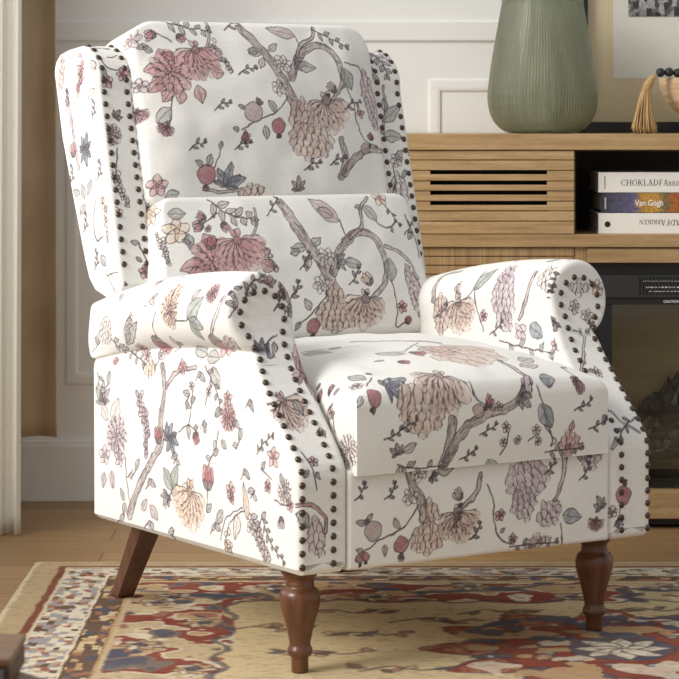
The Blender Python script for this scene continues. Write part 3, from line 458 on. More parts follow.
  ('flower',0.0316,-0.3815,0.2231,0.0089,'pale',5), ('flower',0.06,-0.3802,0.2222,0.0081,'pale',5), ('twig',[(0.0827,-0.3835),(0.1049,-0.3735)]), ('flower',0.0985,-0.3664,0.2201,0.0098,'pale',5), 
  ('flower',0.1034,-0.3849,0.2208,0.0081,'pale',5), ('scales',0.1688,-0.3946,1.6411,0.0214,0.0181,'pink'), ('spray',[(0.1172,-0.4042),(0.1484,-0.4032),(0.1906,-0.4029)],0.0164,6,'leaf'), 
  ('leaf',0.172,-0.3748,1.3879,0.0198,'pink'), ('berry',0.244,-0.3566,-1.5693,0.0067,'leaf'), ('bud',-0.2622,-0.1869,-0.5697,0.0136,'pink'), ('bud',-0.2556,-0.2164,0.073,0.0134,'pink'), 
  ('twig',[(-0.3022,-0.2283),(-0.2778,-0.2183),(-0.2615,-0.2309)]), ('twig',[(-0.3039,-0.2425),(-0.2736,-0.2294)]), ('flower',-0.2767,-0.2297,-1.2744,0.011,'pink',5), ('leaf',-0.2546,-0.2305,-0.6389,0.0123,'leaf'), 
  ('leaf',-0.2508,-0.1762,-1.1453,0.0089,'leaf'), ('peony',-0.3286,-0.2776,-1.0349,0.0265,'pale'), ('maple',-0.1748,-0.3875,1.8239,0.0219,'mauve'), ('leaf',-0.1655,-0.3834,0.3974,0.0282,'mauve'), 
  ('leaf',-0.1738,-0.4051,-1.404,0.025,'mauve'), ('spray',[(-0.1759,-0.4018),(-0.1523,-0.41),(-0.0939,-0.4113)],0.0189,5,'leaf'), ('leaf',0.0031,-0.4073,-1.192,0.0449,'green',0.0144), 
  ('spray',[(-0.202,-0.3618),(-0.187,-0.3565),(-0.1718,-0.348)],0.011,4,'leaf'), ('spray',[(-0.055,-0.4045),(-0.0396,-0.3992),(-0.0242,-0.3905)],0.0112,4,'leaf'), 
  ('spray',[(0.1782,-0.3387),(0.1956,-0.3332),(0.2133,-0.3244)],0.0116,4,'leaf'), ('spray',[(-0.0173,-0.3666),(-0.0014,-0.3612),(0.0147,-0.3526)],0.0113,4,'leaf'), 
  ('spray',[(0.2107,-0.3742),(0.2282,-0.3688),(0.2463,-0.3601)],0.0116,4,'leaf'), ('spray',[(-0.1737,-0.3479),(-0.1584,-0.3426),(-0.1428,-0.3341)],0.011,4,'leaf'), ],
 'arm_right': [
  ('spray',[(0.2222,0.7016),(0.1487,0.7136),(0.0772,0.7163)],0.0247,5,'leaf'), ('flower',10.3147,0.4407,0.1772,0.0095,'pale',5), ('leaf',10.3115,0.4424,3.0902,0.0136,'leaf'), 
  ('scales',10.3267,0.5815,-1.6499,0.0209,0.0087,'pale'), ('flower',10.3121,0.5491,0.2277,0.0136,'pale',6), ('flower',10.3381,0.5325,0.215,0.0148,'pale',6), 
  ('line',[(10.325,0.5042),(10.3058,0.4735),(10.2813,0.4421)],0.0025,0.0021,'mauve'), ('twig',[(10.3005,0.5103),(10.325,0.5042),(10.3514,0.5165)]), ('maple',10.338,0.5172,0.3377,0.0147,'leaf'), 
  ('flower',10.367,0.5818,0.2363,0.0157,'peach',5), ('twig',[(10.3501,0.5946),(10.371,0.5764)]), ('berry',10.2938,0.2422,1.4573,0.0159,'rose'), ('twig',[(10.2916,0.2272),(10.2808,0.2011)]), 
  ('maple',10.2808,0.1995,-0.6375,0.0167,'leaf'), ('spray',[(10.3409,0.3664),(10.3068,0.3529),(10.2863,0.3352)],0.0123,5,'leaf'), ('line',[(10.2992,0.3783),(10.3133,0.3587),(10.3367,0.3447)],0.0016,0.0016,'bark'), 
  ('flower',10.2703,0.2155,0.2209,0.0117,'lilac',5), ('leaf',10.2799,0.3356,-2.0916,0.0186,'leaf'), ('line',[(0.4255,0.6187),(0.4321,0.5831),(0.4283,0.5581),(0.3813,0.5549)],0.0064,0.0027,'bark'), 
  ('scales',0.4028,0.649,1.5984,0.023,0.0345,'beige'), ('fan',0.3469,0.6305,1.6813,0.0541,'beige'), ('berry',0.3472,0.6325,-1.944,0.0087,'bark'), ('twig',[(0.3369,0.6245),(0.3072,0.6112),(0.2903,0.57)]), 
  ('leaf',0.302,0.6077,-2.3961,0.0626,'green',0.0129), ('twig',[(0.2989,0.6079),(0.2904,0.6496),(0.2713,0.6853)]), ('flower',0.273,0.6576,-2.9413,0.012,'rose',5), ('bud',0.3449,0.6091,-0.8817,0.0226,'mauve'), 
  ('scales',0.2122,0.6254,1.5166,0.0308,0.0471,'lilac'), ('scales',0.2188,0.5792,2.2606,0.0194,0.0158,'lilac'), ('scales',0.2034,0.6689,2.3702,0.018,0.0144,'lilac'), 
  ('line',[(0.1351,0.5776),(0.1416,0.623),(0.1657,0.661)],0.0039,0.0039,'mauve'), ('scales',0.1612,0.6858,2.3797,0.0159,0.0106,'lilac'), ('leaf',0.136,0.6725,2.6849,0.0422,'blue',0.0141), 
  ('scales',0.0939,0.5868,2.1326,0.0191,0.0226,'pale'), ('spray',[(10.2689,0.6226),(10.2768,0.6057),(10.2667,0.5802)],0.0097,5,'leaf'), ('maple',10.2674,0.5252,-2.4663,0.02,'leaf'), 
  ('flower',0.0603,0.7029,-2.8506,0.0138,'pink',5), ('spray',[(0.4259,0.6549),(0.4023,0.6451),(0.3852,0.6346)],0.0137,4,'leaf'), ('spray',[(0.2527,0.6928),(0.2324,0.6818),(0.2182,0.6708)],0.0127,4,'leaf'), 
  ('spray',[(10.2458,0.5632),(10.258,0.5734),(10.2672,0.5836)],0.0103,4,'leaf'), ('spray',[(0.2356,0.5413),(0.2464,0.5152),(0.2641,0.4883)],0.0124,4,'leaf'), ],
 'footrest_panel': [
  ('line',[(-0.1533,0.0761),(-0.1423,0.0478),(-0.1273,0.0223),(-0.1196,-0.0076)],0.0064,0.0096,'bark'), ('flower',-0.13,0.0694,0.2187,0.0192,'pale',7), ('flower',-0.1465,0.0287,0.2205,0.016,'pale',6), 
  ('leaf',-0.0969,0.0685,-0.0051,0.0387,'leaf'), ('maple',-0.1051,0.0594,-0.6691,0.0161,'leaf'), ('line',[(-0.0078,0.0551),(-0.0186,0.0231),(-0.0468,0.0025)],0.0046,0.0033,'bark'), 
  ('twig',[(0.0037,0.0361),(0.0155,0.0103),(0.0223,-0.0367),(0.0413,-0.0619),(0.0641,-0.0624)]), ('flower',0.0319,-0.0159,0.2064,0.0115,'rose',5), ('flower',0.0577,-0.0584,0.1981,0.0099,'rose',5), 
  ('leaf',0.0305,-0.0442,0.5478,0.0131,'leaf'), ('scales',-0.11,-0.0003,-1.5665,0.0193,0.0161,'beige'), ('scales',-0.113,-0.0409,-1.5475,0.0321,0.0241,'beige'), ('fan',-0.0528,-0.0069,-1.5274,0.0438,'beige'), 
  ('berry',-0.0528,-0.0036,1.3573,0.0081,'bark'), ('bud',-0.0467,0.0156,2.2363,0.0227,'mauve'), ('twig',[(-0.1312,0.0129),(-0.1581,-0.0172),(-0.1831,-0.0294),(-0.2096,-0.0367),(-0.2338,-0.0506)]), 
  ('leaf',-0.1678,-0.0228,2.1114,0.0223,'leaf'), ('berry',-0.2173,-0.0199,2.3096,0.0158,'mauve'), ('leaf',-0.2324,-0.009,2.8352,0.019,'leaf'), ('leaf',-0.2286,-0.0045,0.9508,0.0158,'leaf'), 
  ('berry',-0.1636,-0.0475,-1.5334,0.0135,'rose'), ('flower',-0.1627,-0.0688,0.2079,0.008,'leaf',5), ('berry',-0.2429,-0.0626,-1.5548,0.0079,'rose'), ('berry',-0.2318,-0.0604,-1.5487,0.0079,'rose'), 
  ('leaf',-0.1944,-0.043,-1.5444,0.0206,'leaf'), ('leaf',-0.2357,-0.052,2.7576,0.0158,'leaf'), ('leaf',0.0806,0.0547,1.079,0.0363,'pale',0.0115), ('scales',0.0882,0.0375,-1.3765,0.0397,0.0331,'lilac'), 
  ('scales',0.0795,-0.0002,-1.3562,0.0231,0.0265,'lilac'), ('scales',0.1339,-0.0217,-0.9621,0.025,0.0183,'lilac'), ('line',[(0.1702,0.073),(0.1612,0.0316),(0.1463,-0.0008)],0.0043,0.0037,'mauve'), 
  ('leaf',0.1614,-0.0258,-0.2521,0.0418,'blue',0.0134), ('twig',[(0.1577,-0.0424),(0.1628,-0.0785)]), ('scales',0.11,-0.0668,1.6272,0.0248,0.0083,'mauve'), 
  ('spray',[(0.052,-0.0696),(0.0935,-0.0702),(0.1481,-0.0721)],0.0148,6,'mauve'), ('scales',0.2243,0.0655,-1.3897,0.0202,0.0169,'lilac'), ('spray',[(0.1882,0.0767),(0.2158,0.0679)],0.0151,4,'leaf'), 
  ('maple',0.2457,-0.0231,2.0126,0.0237,'leaf'), ('fan',0.2349,-0.0426,-1.7775,0.0186,'pink'), ('spray',[(-0.2523,0.0326),(-0.2393,0.0427),(-0.2335,0.055)],0.0111,4,'leaf'), 
  ('spray',[(-0.1961,0.028),(-0.1826,0.0381),(-0.1767,0.0505)],0.0112,4,'leaf'), ('spray',[(-0.0702,-0.0316),(-0.0567,-0.0213),(-0.0508,-0.0087)],0.0113,4,'leaf'), 
  ('spray',[(-0.0299,-0.0518),(-0.0161,-0.0415),(-0.0103,-0.0288)],0.0114,4,'leaf'), ('spray',[(0.1971,0.0288),(0.2124,0.0394),(0.2194,0.0524)],0.0118,4,'leaf'), 
  ('spray',[(0.1241,0.0429),(0.1389,0.0535),(0.1458,0.0664)],0.0117,4,'leaf'), ],
 'wing_left': [
  ('scales',0.7737,0.96,-1.3791,0.011,0.0276,'beige'), ('line',[(0.7533,0.9304),(0.7371,0.8845),(0.7211,0.8389),(0.7051,0.7881)],0.004,0.0047,'mauve'), ('bunch',[(0.7011,0.9808),(0.6932,0.9552),(0.7091,0.9263)],0.0051,26,'pink'), 
  ('maple',0.6813,0.8211,1.8666,0.0362,'blue'), ('maple',0.6813,0.8247,-1.8685,0.0362,'blue'), ('bud',0.7251,0.806,1.3807,0.0292,'pink'), ('leaf',0.6813,0.7305,1.2008,0.0326,'leaf'), ('leaf',0.7011,0.7391,0.344,0.0254,'leaf'), 
  ('leaf',0.6695,0.7399,2.0913,0.0325,'leaf'), ('leaf',0.6774,0.7216,-0.6903,0.0289,'leaf'), ('twig',[(0.6383,0.7317),(0.646,0.6919),(0.6344,0.66),(0.6074,0.6683)]), 
  ('bunch',[(0.6074,0.7415),(0.5997,0.706),(0.5921,0.6618)],0.0043,20,'peach'), ('leaf',0.6189,0.6338,-2.3812,0.0286,'leaf'), ('twig',[(0.5921,0.5995),(0.5553,0.6067)]), 
  ('spray',[(9.6201,0.0125),(9.647,0.0075),(9.678,0.0219)],0.0141,6,'mauve'), ('leaf',0.6695,0.9151,2.6448,0.0325,'pale'), ('leaf',0.6617,0.98,-2.6002,0.0252,'pale'), ('twig',[(9.682,0.4508),(9.6948,0.4207),(9.7208,0.419)]), 
  ('twig',[(9.6994,0.443),(9.7219,0.4488)]), ('flower',9.687,0.3959,0.3186,0.0144,'pink',5), ('flower',9.7207,0.4073,0.3178,0.0144,'rose',5), ('peony',9.6843,0.2984,0.6077,0.0232,'mauve'), 
  ('maple',9.6982,0.3279,0.9214,0.0179,'mauve'), ('twig',[(9.6952,0.2725),(9.6855,0.2286)]), ('bunch',[(9.6855,0.2286),(9.6903,0.2029),(9.7017,0.1662)],0.0036,32,'pale'), ('leaf',9.715,0.0985,2.986,0.016,'leaf'), 
  ('flower',9.7222,0.0458,0.273,0.0142,'rose',5), ('twig',[(9.715,0.0985),(9.7256,0.071),(9.7232,0.053)]), ('leaf',9.7166,0.0641,2.4252,0.0142,'leaf'), ('flower',9.6802,0.1557,0.2881,0.0107,'peach',5), 
  ('spray',[(0.7574,0.8937),(0.7452,0.9101),(0.7493,0.9267)],0.011,5,'pale'), ('spray',[(0.6538,0.8754),(0.6421,0.8916),(0.646,0.9078)],0.0108,5,'pale'), ('spray',[(0.7411,0.7564),(0.7291,0.7731),(0.7331,0.7894)],0.011,5,'pale'), 
  ('spray',[(0.6305,0.7678),(0.6189,0.7842),(0.6228,0.8002)],0.0107,5,'pale'), ('spray',[(0.6421,0.6058),(0.6305,0.6225),(0.6344,0.6385)],0.0107,5,'pale'), 
  ('spray',[(0.6853,0.6725),(0.6734,0.6892),(0.6774,0.7053)],0.0108,5,'pale'), ],
 'wing_right': [
  ('spray',[(10.282,0.4821),(10.2943,0.4488),(10.3001,0.4151)],0.0232,7,'leaf'), ('leaf',10.3197,0.4841,-1.7258,0.0391,'pale'), ('line',[(10.2874,0.3911),(10.2857,0.3437),(10.271,0.2962)],0.0023,0.0023,'bark'), 
  ('leaf',10.2749,0.3199,0.6278,0.0576,'leaf',0.0115), ('leaf',10.2727,0.2923,-0.034,0.0422,'leaf',0.0115), ('leaf',10.2851,0.3398,1.6141,0.0269,'leaf'), ('flower',10.2951,0.2448,0.2773,0.0153,'pale',6), 
  ('leaf',10.2951,0.2448,0.8655,0.0269,'leaf'), ('scales',10.2923,0.1859,-1.5274,0.0172,0.0287,'pale'), ('twig',[(10.2842,0.2351),(10.2863,0.2056),(10.2706,0.1666)]), ('leaf',10.3031,0.2093,1.0305,0.0192,'leaf'), ],
}


# ------------------------------------------------------------------ cloth-covered shapes
def grid_faces(nr, nc, wrap=False, base=0):
    r = np.arange(nr-1)[:, None]; c = np.arange(nc if wrap else nc-1)[None, :]; c2 = (c+1) % nc
    a = r*nc+c; b = r*nc+c2; d = (r+1)*nc+c; e = (r+1)*nc+c2
    return np.stack([a, b, e, d], -1).reshape(-1, 4)+base

def cloth_mesh(name, V, F, chart, parent, items=None, seeds=None, m='fabric', flip=False):
    V = np.asarray(V, np.float32); F = np.asarray(F, np.int32)
    if flip: F = F[:, ::-1]
    me = bpy.data.meshes.new(name)
    me.vertices.add(len(V)); me.vertices.foreach_set('co', V.ravel())
    me.loops.add(F.size); me.loops.foreach_set('vertex_index', F.ravel().astype(np.int32))
    me.polygons.add(len(F)); me.polygons.foreach_set('loop_start', np.arange(0, F.size, 4, dtype=np.int32))
    me.polygons.foreach_set('use_smooth', np.ones(len(F), bool))
    me.update(calc_edges=True); me.validate()
    at = me.attributes.new('chart', 'FLOAT_VECTOR', 'POINT')
    ch = np.hstack([chart, np.zeros((len(chart), 1))]).astype(np.float32); at.data.foreach_set('vector', ch.ravel())
    cl = Cloth(chart)
    for lo, hi, sd in (seeds or []): cl.run(scatter(lo, hi, sd))
    cl.run(items or [])
    ca = me.attributes.new('print', 'FLOAT_COLOR', 'POINT'); ca.data.foreach_set('color', cl.rgba().ravel())
    return link(name, me, M[m], parent)

def soft(p, q, amp, sc, seed):   # gentle unevenness of stuffing
    return amp*((vnoise(p*sc+3, q*sc+7, seed)-.5)*2)

def pillow(hw, hh, depth, d, R=0.0, r=.010, crown=.03, bulge=.0, back=True, Rbot=None, seed=1, amp=.003, pw=.75, margins=None):
    """Boxed cushion: face in the (a,b) plane, sides folding down to c=-depth. Returns points (a,b,c), faces, chart (unfolded cloth)."""
    mx0, mx1, my0, my1 = margins or (depth,)*4
    def axis(h, m0, m1):
        n = max(2, int(round(2*h/d)));
        a = np.linspace(-h, h, n+1)
        k0 = max(1, int(round(m0/d))); k1 = max(1, int(round(m1/d)))
        return np.concatenate([-h-np.linspace(m0, 0, k0, endpoint=False), a, h+np.linspace(0, m1, k1+1)[1:]]), k0, k0+n
    P, p0, p1 = axis(hw, mx0, mx1); Q, q0, q1 = axis(hh, my0, my1)
    p, q = np.meshgrid(P, Q); nr, nc = p.shape
    L = r*PI/4
    def fold(m, h):
        phi = np.clip((m+L)/(2*L), 0, 1)*PI/2
        out = np.where(m < -L, -r+(m+L)*(h-r)/(h-L), np.where(m > L, 0, -r+r*np.sin(phi)))
        c = np.where(m < -L, 0, np.where(m > L, -r-(m-L), -r+r*np.cos(phi)))
        return out, c
    op, cp = fold(np.abs(p)-hw, hw); oq, cq = fold(np.abs(q)-hh, hh)
    wp = np.clip((np.abs(p)-hw)/L, 0, 1); wq = np.clip((np.abs(q)-hh)/L, 0, 1)   # boxing keeps a sharp sewn corner
    a = np.sign(p)*((hw+op)*(1-wq)+np.minimum(np.abs(p), hw)*wq); b = np.sign(q)*((hh+oq)*(1-wp)+np.minimum(np.abs(q), hh)*wp)
    c = cp*(1-wq*(wp < 1e-6))+cq*(1-wp*(wq < 1e-6))
    c = np.where((wp > 0) & (wq > 0), np.minimum(cp, cq), c)
    an = np.clip(a/hw, -1, 1); bn = np.clip(b/hh, -1, 1)
    cr = ((1-an**2)*(1-bn**2)); cr = np.clip(cr, 0, 1)**pw
    c = c+crown*cr+soft(p, q, amp, 9, seed)*np.clip(cr*3, 0, 1)+soft(p, q, amp*.5, 26, seed+1)*np.clip(cr*3, 0, 1)
    if bulge:
        dp = np.clip(-c/depth, 0, 1); bl = bulge*np.sin(PI*dp)*(c < 0)
        a = a+np.sign(p)*bl*(np.abs(p) > hw)*np.clip(1-(q/hh)**6, 0, 1); b = b+np.sign(q)*bl*(np.abs(q) > hh)*np.clip(1-(p/hw)**6, 0, 1)
    for Rr, sgn in ((R, 1), (R if Rbot is None else Rbot, -1)):
        if Rr > 0:
            i = (np.abs(a)-(hw-Rr))/Rr; j = (sgn*b-(hh-Rr))/Rr; k = (i > 0) & (j > 0)
            ii, jj = np.clip(i, 0, 1), np.clip(j, 0, 1)
            a = np.where(k, np.sign(a)*(hw-Rr+Rr*ii*np.sqrt(1-jj**2/2)), a); b = np.where(k, sgn*(hh-Rr+Rr*jj*np.sqrt(1-ii**2/2)), b)
    V = np.stack([a, b, c], -1).reshape(-1, 3); F = grid_faces(nr, nc)
    ir = F[:, 0]//nc; ic = F[:, 0] % nc
    corner = ((ir < q0) | (ir >= q1)) & ((ic < p0) | (ic >= p1))
    F = F[~corner]
    if back:   # close the underside
        n0 = len(V); bz = -depth
        kx, ky = hw-.35*R, hh-.35*R; V = np.vstack([V, [(-kx, -ky, bz), (kx, -ky, bz), (kx, ky, bz), (-kx, ky, bz)]])
        F = np.vstack([F, [[n0+3, n0+2, n0+1, n0]]]); chart = np.vstack([np.stack([p, q], -1).reshape(-1, 2), np.full((4, 2), 40.)])
    else: chart = np.stack([p, q], -1).reshape(-1, 2)
    return V, F, chart

def resample(P, dens):
    """P: list of (x,y,spacing) corner points of a smooth dense polyline; returns points at the given spacing."""
    out = [P[0][:2]]
    for A, B in zip(P[:-1], P[1:]):
        L = math.hypot(B[0]-A[0], B[1]-A[1]); n = max(1, int(round(L/max(A[2]*dens, 1e-4))))
        for k in range(1, n+1): out.append((A[0]+(B[0]-A[0])*k/n, A[1]+(B[1]-A[1])*k/n))
    return np.array(out)

def outline_normals(P):
    d = np.roll(P, -1, 0)-np.roll(P, 1, 0); n = np.stack([d[:, 1], -d[:, 0]], 1)
    return n/np.maximum(np.linalg.norm(n, axis=1, keepdims=True), 1e-9)

def extrude_cloth(outl, place, r, nlen, cap_n, centre, chart_side, chart_cap0, chart_cap1, s0=0., s1=1., cap1_n=6):
    """Closed outline (N,2) swept from the front (s=0) to the back (s=1), with rounded rims and caps.
    place(P2, s, lift) gives 3-D points. Outline runs anticlockwise so its normals (d.y,-d.x) point outwards."""
    N = len(outl); nrm = outline_normals(outl); rows = []; charts = []
    peri = np.concatenate([[0], np.cumsum(np.linalg.norm(np.diff(outl, axis=0), axis=1))])
    k = 7
    def cap(n, sidef, ch, front):
        out = []; cc = []
        inn = outl-nrm*r
        for i in range(n):
            f = (i/(n)) if front else 1-(i+1)/(n)
            ce = centre(inn); P = ce+(inn-ce)*max(f, 1e-3); out.append(place(P, 0. if front else 1., 0.)); cc.append(ch(P))
        return out, cc
    o, c = cap(cap_n, 0, chart_cap0, True); rows += o; charts += c
    for i in range(k):
        ph = i/k*PI/2; P = outl-nrm*r*(1-math.sin(ph)); rows.append(place(P, 0., r*(1-math.cos(ph)))); charts.append(chart_cap0(P))
    for i in range(nlen+1):
        s = i/nlen; rows.append(place(outl, s, r*(1-2*s))); charts.append(chart_side(outl, peri, rows[-1]))
    for i in range(1, k+1):
        ph = (1-i/k)*PI/2; P = outl-nrm*r*(1-math.sin(ph)); rows.append(place(P, 1., -r*(1-math.cos(ph)))); charts.append(chart_cap1(P))
    o, c = cap(cap1_n, 1, chart_cap1, False); rows += o; charts += c
    V = np.concatenate(rows); F = grid_faces(len(rows), N, True)
    return V, F, np.concatenate(charts)

def pts_interp(tab, z):
    a = np.array(tab); return np.interp(z, a[:, 0], a[:, 1])

# ------------------------------------------------------------------ THE ARMCHAIR
YAW = math.radians(33)
chair = empty('wingback_armchair', (.187, 4.117, .001), YAW)
tag(chair, 'floral linen wingback recliner armchair with bronze nailheads and brown wooden legs on the patterned rug', 'armchair')
D = .00135                                  # spacing of the cloth in view

zz = [(.0, -.085), (.318, -.085), (.330, -.083), (.340, -.079), (.352, -.070), (.37, -.054), (.40, -.027), (.43, .001), (.455, .023), (.48, .043), (.505, .057), (.535, .068), (.56, .073), (.60, .077), (.7, .078)]
def y_front(z): return pts_interp(zz, z)
def g_fall(y): t = np.clip((y-.06)/.55, 0, 1.2); return 1-.172*t*t

def make_arm(side):
    s = side                                # -1: the arm on the left of the picture
    XO, XI = .354, .262
    fo, fi = (1., 1.3) if s < 0 else (1.3, 1.1)     # cloth spacing outside / inside
    P = [(XO-.01, .168, 1.2), (XO, .178, fo), (XO+.001, .485, fo), (XO-.003, .500, fo), (XO-.006, .5045, fo)]
    cx, cz, rx, rz = .325, .566, .064, .065
    a0 = math.radians(-62)
    for i in range(61):
        a = a0+(PI-a0)*i/60; P.append((cx+rx*math.cos(a), cz+rz*math.sin(a), fo if i < 34 else fi))
    P += [(XI+.002, .53, fi), (XI, .49, fi), (XI, .40, 1.2), (XI, .178, 1.2), (XI+.01, .168, 1.2), (XO-.012, .168, 1.2)]
    outl = resample(P, D); ce = lambda Q: np.stack([np.full(len(Q), .309), np.clip(Q[:, 1], .186, .565)], 1)
    yb = .606
    def place(Q, t, lift):
        x, z = Q[:, 0], Q[:, 1]; y0 = y_front(z)+0*x; y = y0+t*(yb-y0)+lift
        g = g_fall(y); w = np.clip((y-.30)/.31, 0, 1)**1.5; x = np.where(x > XO, XO+(x-XO)*(1-1.0*w), x)
        if t >= 1. or lift < 0: y = y+.014*np.clip((z-.48)/.06, 0, 1)*np.clip((.66-z)/.1, 0, 1)
        return np.stack([s*x, y, .168+(z-.168)*g], 1)
    def ch_side(Q, peri, V): return np.stack([V[:, 1], peri], 1)
    def ch_front(Q): return np.stack([10+s*Q[:, 0], Q[:, 1]], 1)
    def ch_back(Q): return np.stack([20+s*Q[:, 0], Q[:, 1]], 1)
    V, F, ch = extrude_cloth(outl, place, .011, 430 if s < 0 else 420, 36, ce, ch_side, ch_front, ch_back)
    key = 'arm_left' if s < 0 else 'arm_right'
    seeds = [((-.1, .0), (.62, .5), 11)] if s > 0 else [((-.1, .62), (.62, 1.1), 12)]
    o = cloth_mesh('arm', V, F, ch, chair, PRINT.get(key), seeds, flip=(s < 0))
    # nailhead line round the facing: up the outer edge, over the roll, down the inner edge
    path = [(XO-.0075, z) for z in np.arange(.182, .45, .004)]
    path += [(XO-.0075-.0065*(z-.45)/.05, z) for z in np.arange(.45, .50, .004)]
    for i in range(41):
        a = math.radians(-42)+(PI+math.radians(42+20))*i/40; path.append((.3240+.0415*math.cos(a), .560+.041*math.sin(a)))
    path += [(XI+.0275, z) for z in np.arange(.53, .18, -.004)]
    pts = []
    for x, z in path:
        e = 1e-3; y = float(y_front(np.array([z]))[0]); dy = (float(y_front(np.array([z+e]))[0])-float(y_front(np.array([z-e]))[0]))/(2*e)
        n = Vector((0, -1, dy)).normalized()
        pts.append((Vector((s*x, y, z)), n))
    return o, pts

def even(pts, step):
    out = [pts[0]]; acc = 0.
    for A, B in zip(pts[:-1], pts[1:]):
        L = (B[0]-A[0]).length
        if L < 1e-7: continue
        t = step-acc
        while t <= L:
            f = t/L; out.append((A[0].lerp(B[0], f), A[1].lerp(B[1], f).normalized())); t += step
        acc = L-(t-step)
    return out

nail_bm = bmesh.new()
add_lathe(nail_bm, [(.0056, -.001), (.0056, .0004), (.0051, .0017), (.0038, .0030), (.0020, .0038), (.0, .0041)], 14)
nail_me = bpy.data.meshes.new('nailhead'); nail_bm.to_mesh(nail_me); nail_bm.free(); nail_me.materials.append(M['bronze'])
for p in nail_me.polygons: p.use_smooth = True
def nail_matrix(p, n): return Matrix.Translation(p) @ n.to_track_quat('Z', 'Y').to_matrix().to_4x4()
rest = []; count = [0]
def nails(pts, parent, limit):
    for k, (p, n) in enumerate(pts):
        if k < limit and count[0] < 100:
            o = bpy.data.objects.new('nailhead', nail_me); C.objects.link(o); o.parent = parent; o.matrix_local = nail_matrix(p, n); count[0] += 1
        else: rest.append((p, n))

# back plane: everything in the back leans with it
TAU = math.atan(.249)
def back_pt(a, b, c):      # a across, b up the lean from seat height, c out towards the front
    y0, z0 = .603-(.823-.48)*.249, .48
    return np.stack([a, y0+b*math.sin(TAU)-c*math.cos(TAU), z0+b*math.cos(TAU)+c*math.sin(TAU)], -1)

def make_wing(side):
    s = side
    yb = lambda z: .603+(z-.823)*.249
    f_in = 1.
    prof = []                                   # (y,z) anticlockwise seen from +x with y to the right
    prof += [(yb(.575)+.012, .562, 1.), (yb(.585), .585, 1.)]
    for z in np.linspace(.62, .93, 8): prof.append((yb(z), z, 1.))
    for i in range(1, 13):
        a = PI-i/12*math.radians(92); prof.append((yb(.93)+.072+.072*math.cos(a), .936+.074*math.sin(a), 1.))
    prof += [(.755, 1.004, 1.), (.785, .997, 1.2), (.803, .982, 1.4), (.808, .962, 1.4), (.775, .84, 1.4), (.735, .74, 1.4), (.682, .615, 1.4), (.668, .588, 1.4), (.645, .568, 1.4), (.60, .557, 1.4)]
    prof = prof+[(yb(.575)+.014, .5615, 1.)]
    outl = resample(prof, D*1.05); ce = lambda Q: (lambda zc: np.stack([.603+(zc-.823)*.249+.072+.03*np.clip((zc-.6)/.3, 0, 1), zc], 1))(np.clip(Q[:, 1], .63, .93))
    outl = outl[::-1].copy()
    XI, XO = .258, .331
    def place(Q, t, lift):
        x = XO+(XI-XO)*t-lift
        return np.stack([np.full(len(Q), s*x), Q[:, 0], Q[:, 1]], 1)
    peri_tot = np.linalg.norm(np.diff(outl, axis=0), axis=1).sum()
    def ch_side(Q, peri, V): return np.stack([10+s*np.abs(V[:, 0]), peri_tot-peri], 1)
    def ch_out(Q): return np.stack([Q[:, 0], Q[:, 1]], 1)
    def ch_in(Q): return np.stack([20+Q[:, 0], Q[:, 1]], 1)
    V, F, ch = extrude_cloth(outl, place, .009, 56, 60, ce, ch_side, ch_out, ch_in)
    key = 'wing_left' if s < 0 else 'wing_right'
    seeds = [((9.6, .45), (10.4, 1.4), 31)]+([((.5, .55), (.85, 1.02), 33)] if s > 0 else [])+[((20.5, .55), (20.85, 1.02), 34)]
    o = cloth_mesh('wing', V, F, ch, chair, PRINT.get(key), seeds, flip=(s > 0))
    rows = []
    for x in (XO-.0125, XI+.0145):
        pts = []
        ys = prof[1:22+1]
        for i in range(1, len(ys)-1):
            dy, dz = ys[i+1][0]-ys[i-1][0], ys[i+1][1]-ys[i-1][1]; n = Vector((0, -dz, dy)).normalized()
            pts.append((Vector((s*x, ys[i][0], ys[i][1])), n))
        rows.append(even(pts, .0225))
    return o, rows

arm_l, pl = make_arm(-1); arm_r, pr = make_arm(1)
wing_l, wl = make_wing(-1); wing_r, wr = make_wing(1)
NAILSTEP = .0212
nails(even(pl, NAILSTEP), arm_l, 99)
for row in wl: nails(row, wing_l, 99)
for row in wr: nails(row[::-1], wing_r, 0)
nails(even(pr, NAILSTEP), arm_r, 99)
bm = bmesh.new()
for p, n in rest:
    b0 = len(bm.verts); bm.from_mesh(nail_me); bm.verts.ensure_lookup_table()
    mm = nail_matrix(p, n)
    for v in bm.verts[b0:]: v.co = mm @ v.co
o = bm_obj('nailhead_row', bm, M['bronze'], chair); o['kind'] = 'stuff'

# upper back cushion
V, F, ch = pillow(.262, .1735, .115, D, R=.06, Rbot=.02, r=.012, crown=.044, seed=4, amp=.005, pw=.62)
V2 = back_pt(V[:, 0], V[:, 1]+.4205, V[:, 2]+.010)
cloth_mesh('back_cushion', V2, F, ch, chair, PRINT.get('back_cushion'))
# lumbar cushion
V, F, ch = pillow(.284, .134, .12, D, R=.03, Rbot=.02, r=.012, crown=.036, seed=6, amp=.004, pw=.6)
V2 = back_pt(V[:, 0]*(1.0-.42*(V[:, 1]))+.010, V[:, 1]+.122, V[:, 2]+.044)
cloth_mesh('lumbar_cushion', V2, F, ch, chair, PRINT.get('lumbar_cushion'))
# seat cushion: face up, front edge towards the sitter's knees
V, F, ch = pillow(.252, .30, .116, D, R=.0, r=.013, crown=.068, bulge=.004, seed=8, amp=.004, pw=.5)
V2 = np.stack([V[:, 0], V[:, 1]+.205, V[:, 2]+.436], 1)
cloth_mesh('seat_cushion', V2, F, ch, chair, PRINT.get('seat_cushion'))
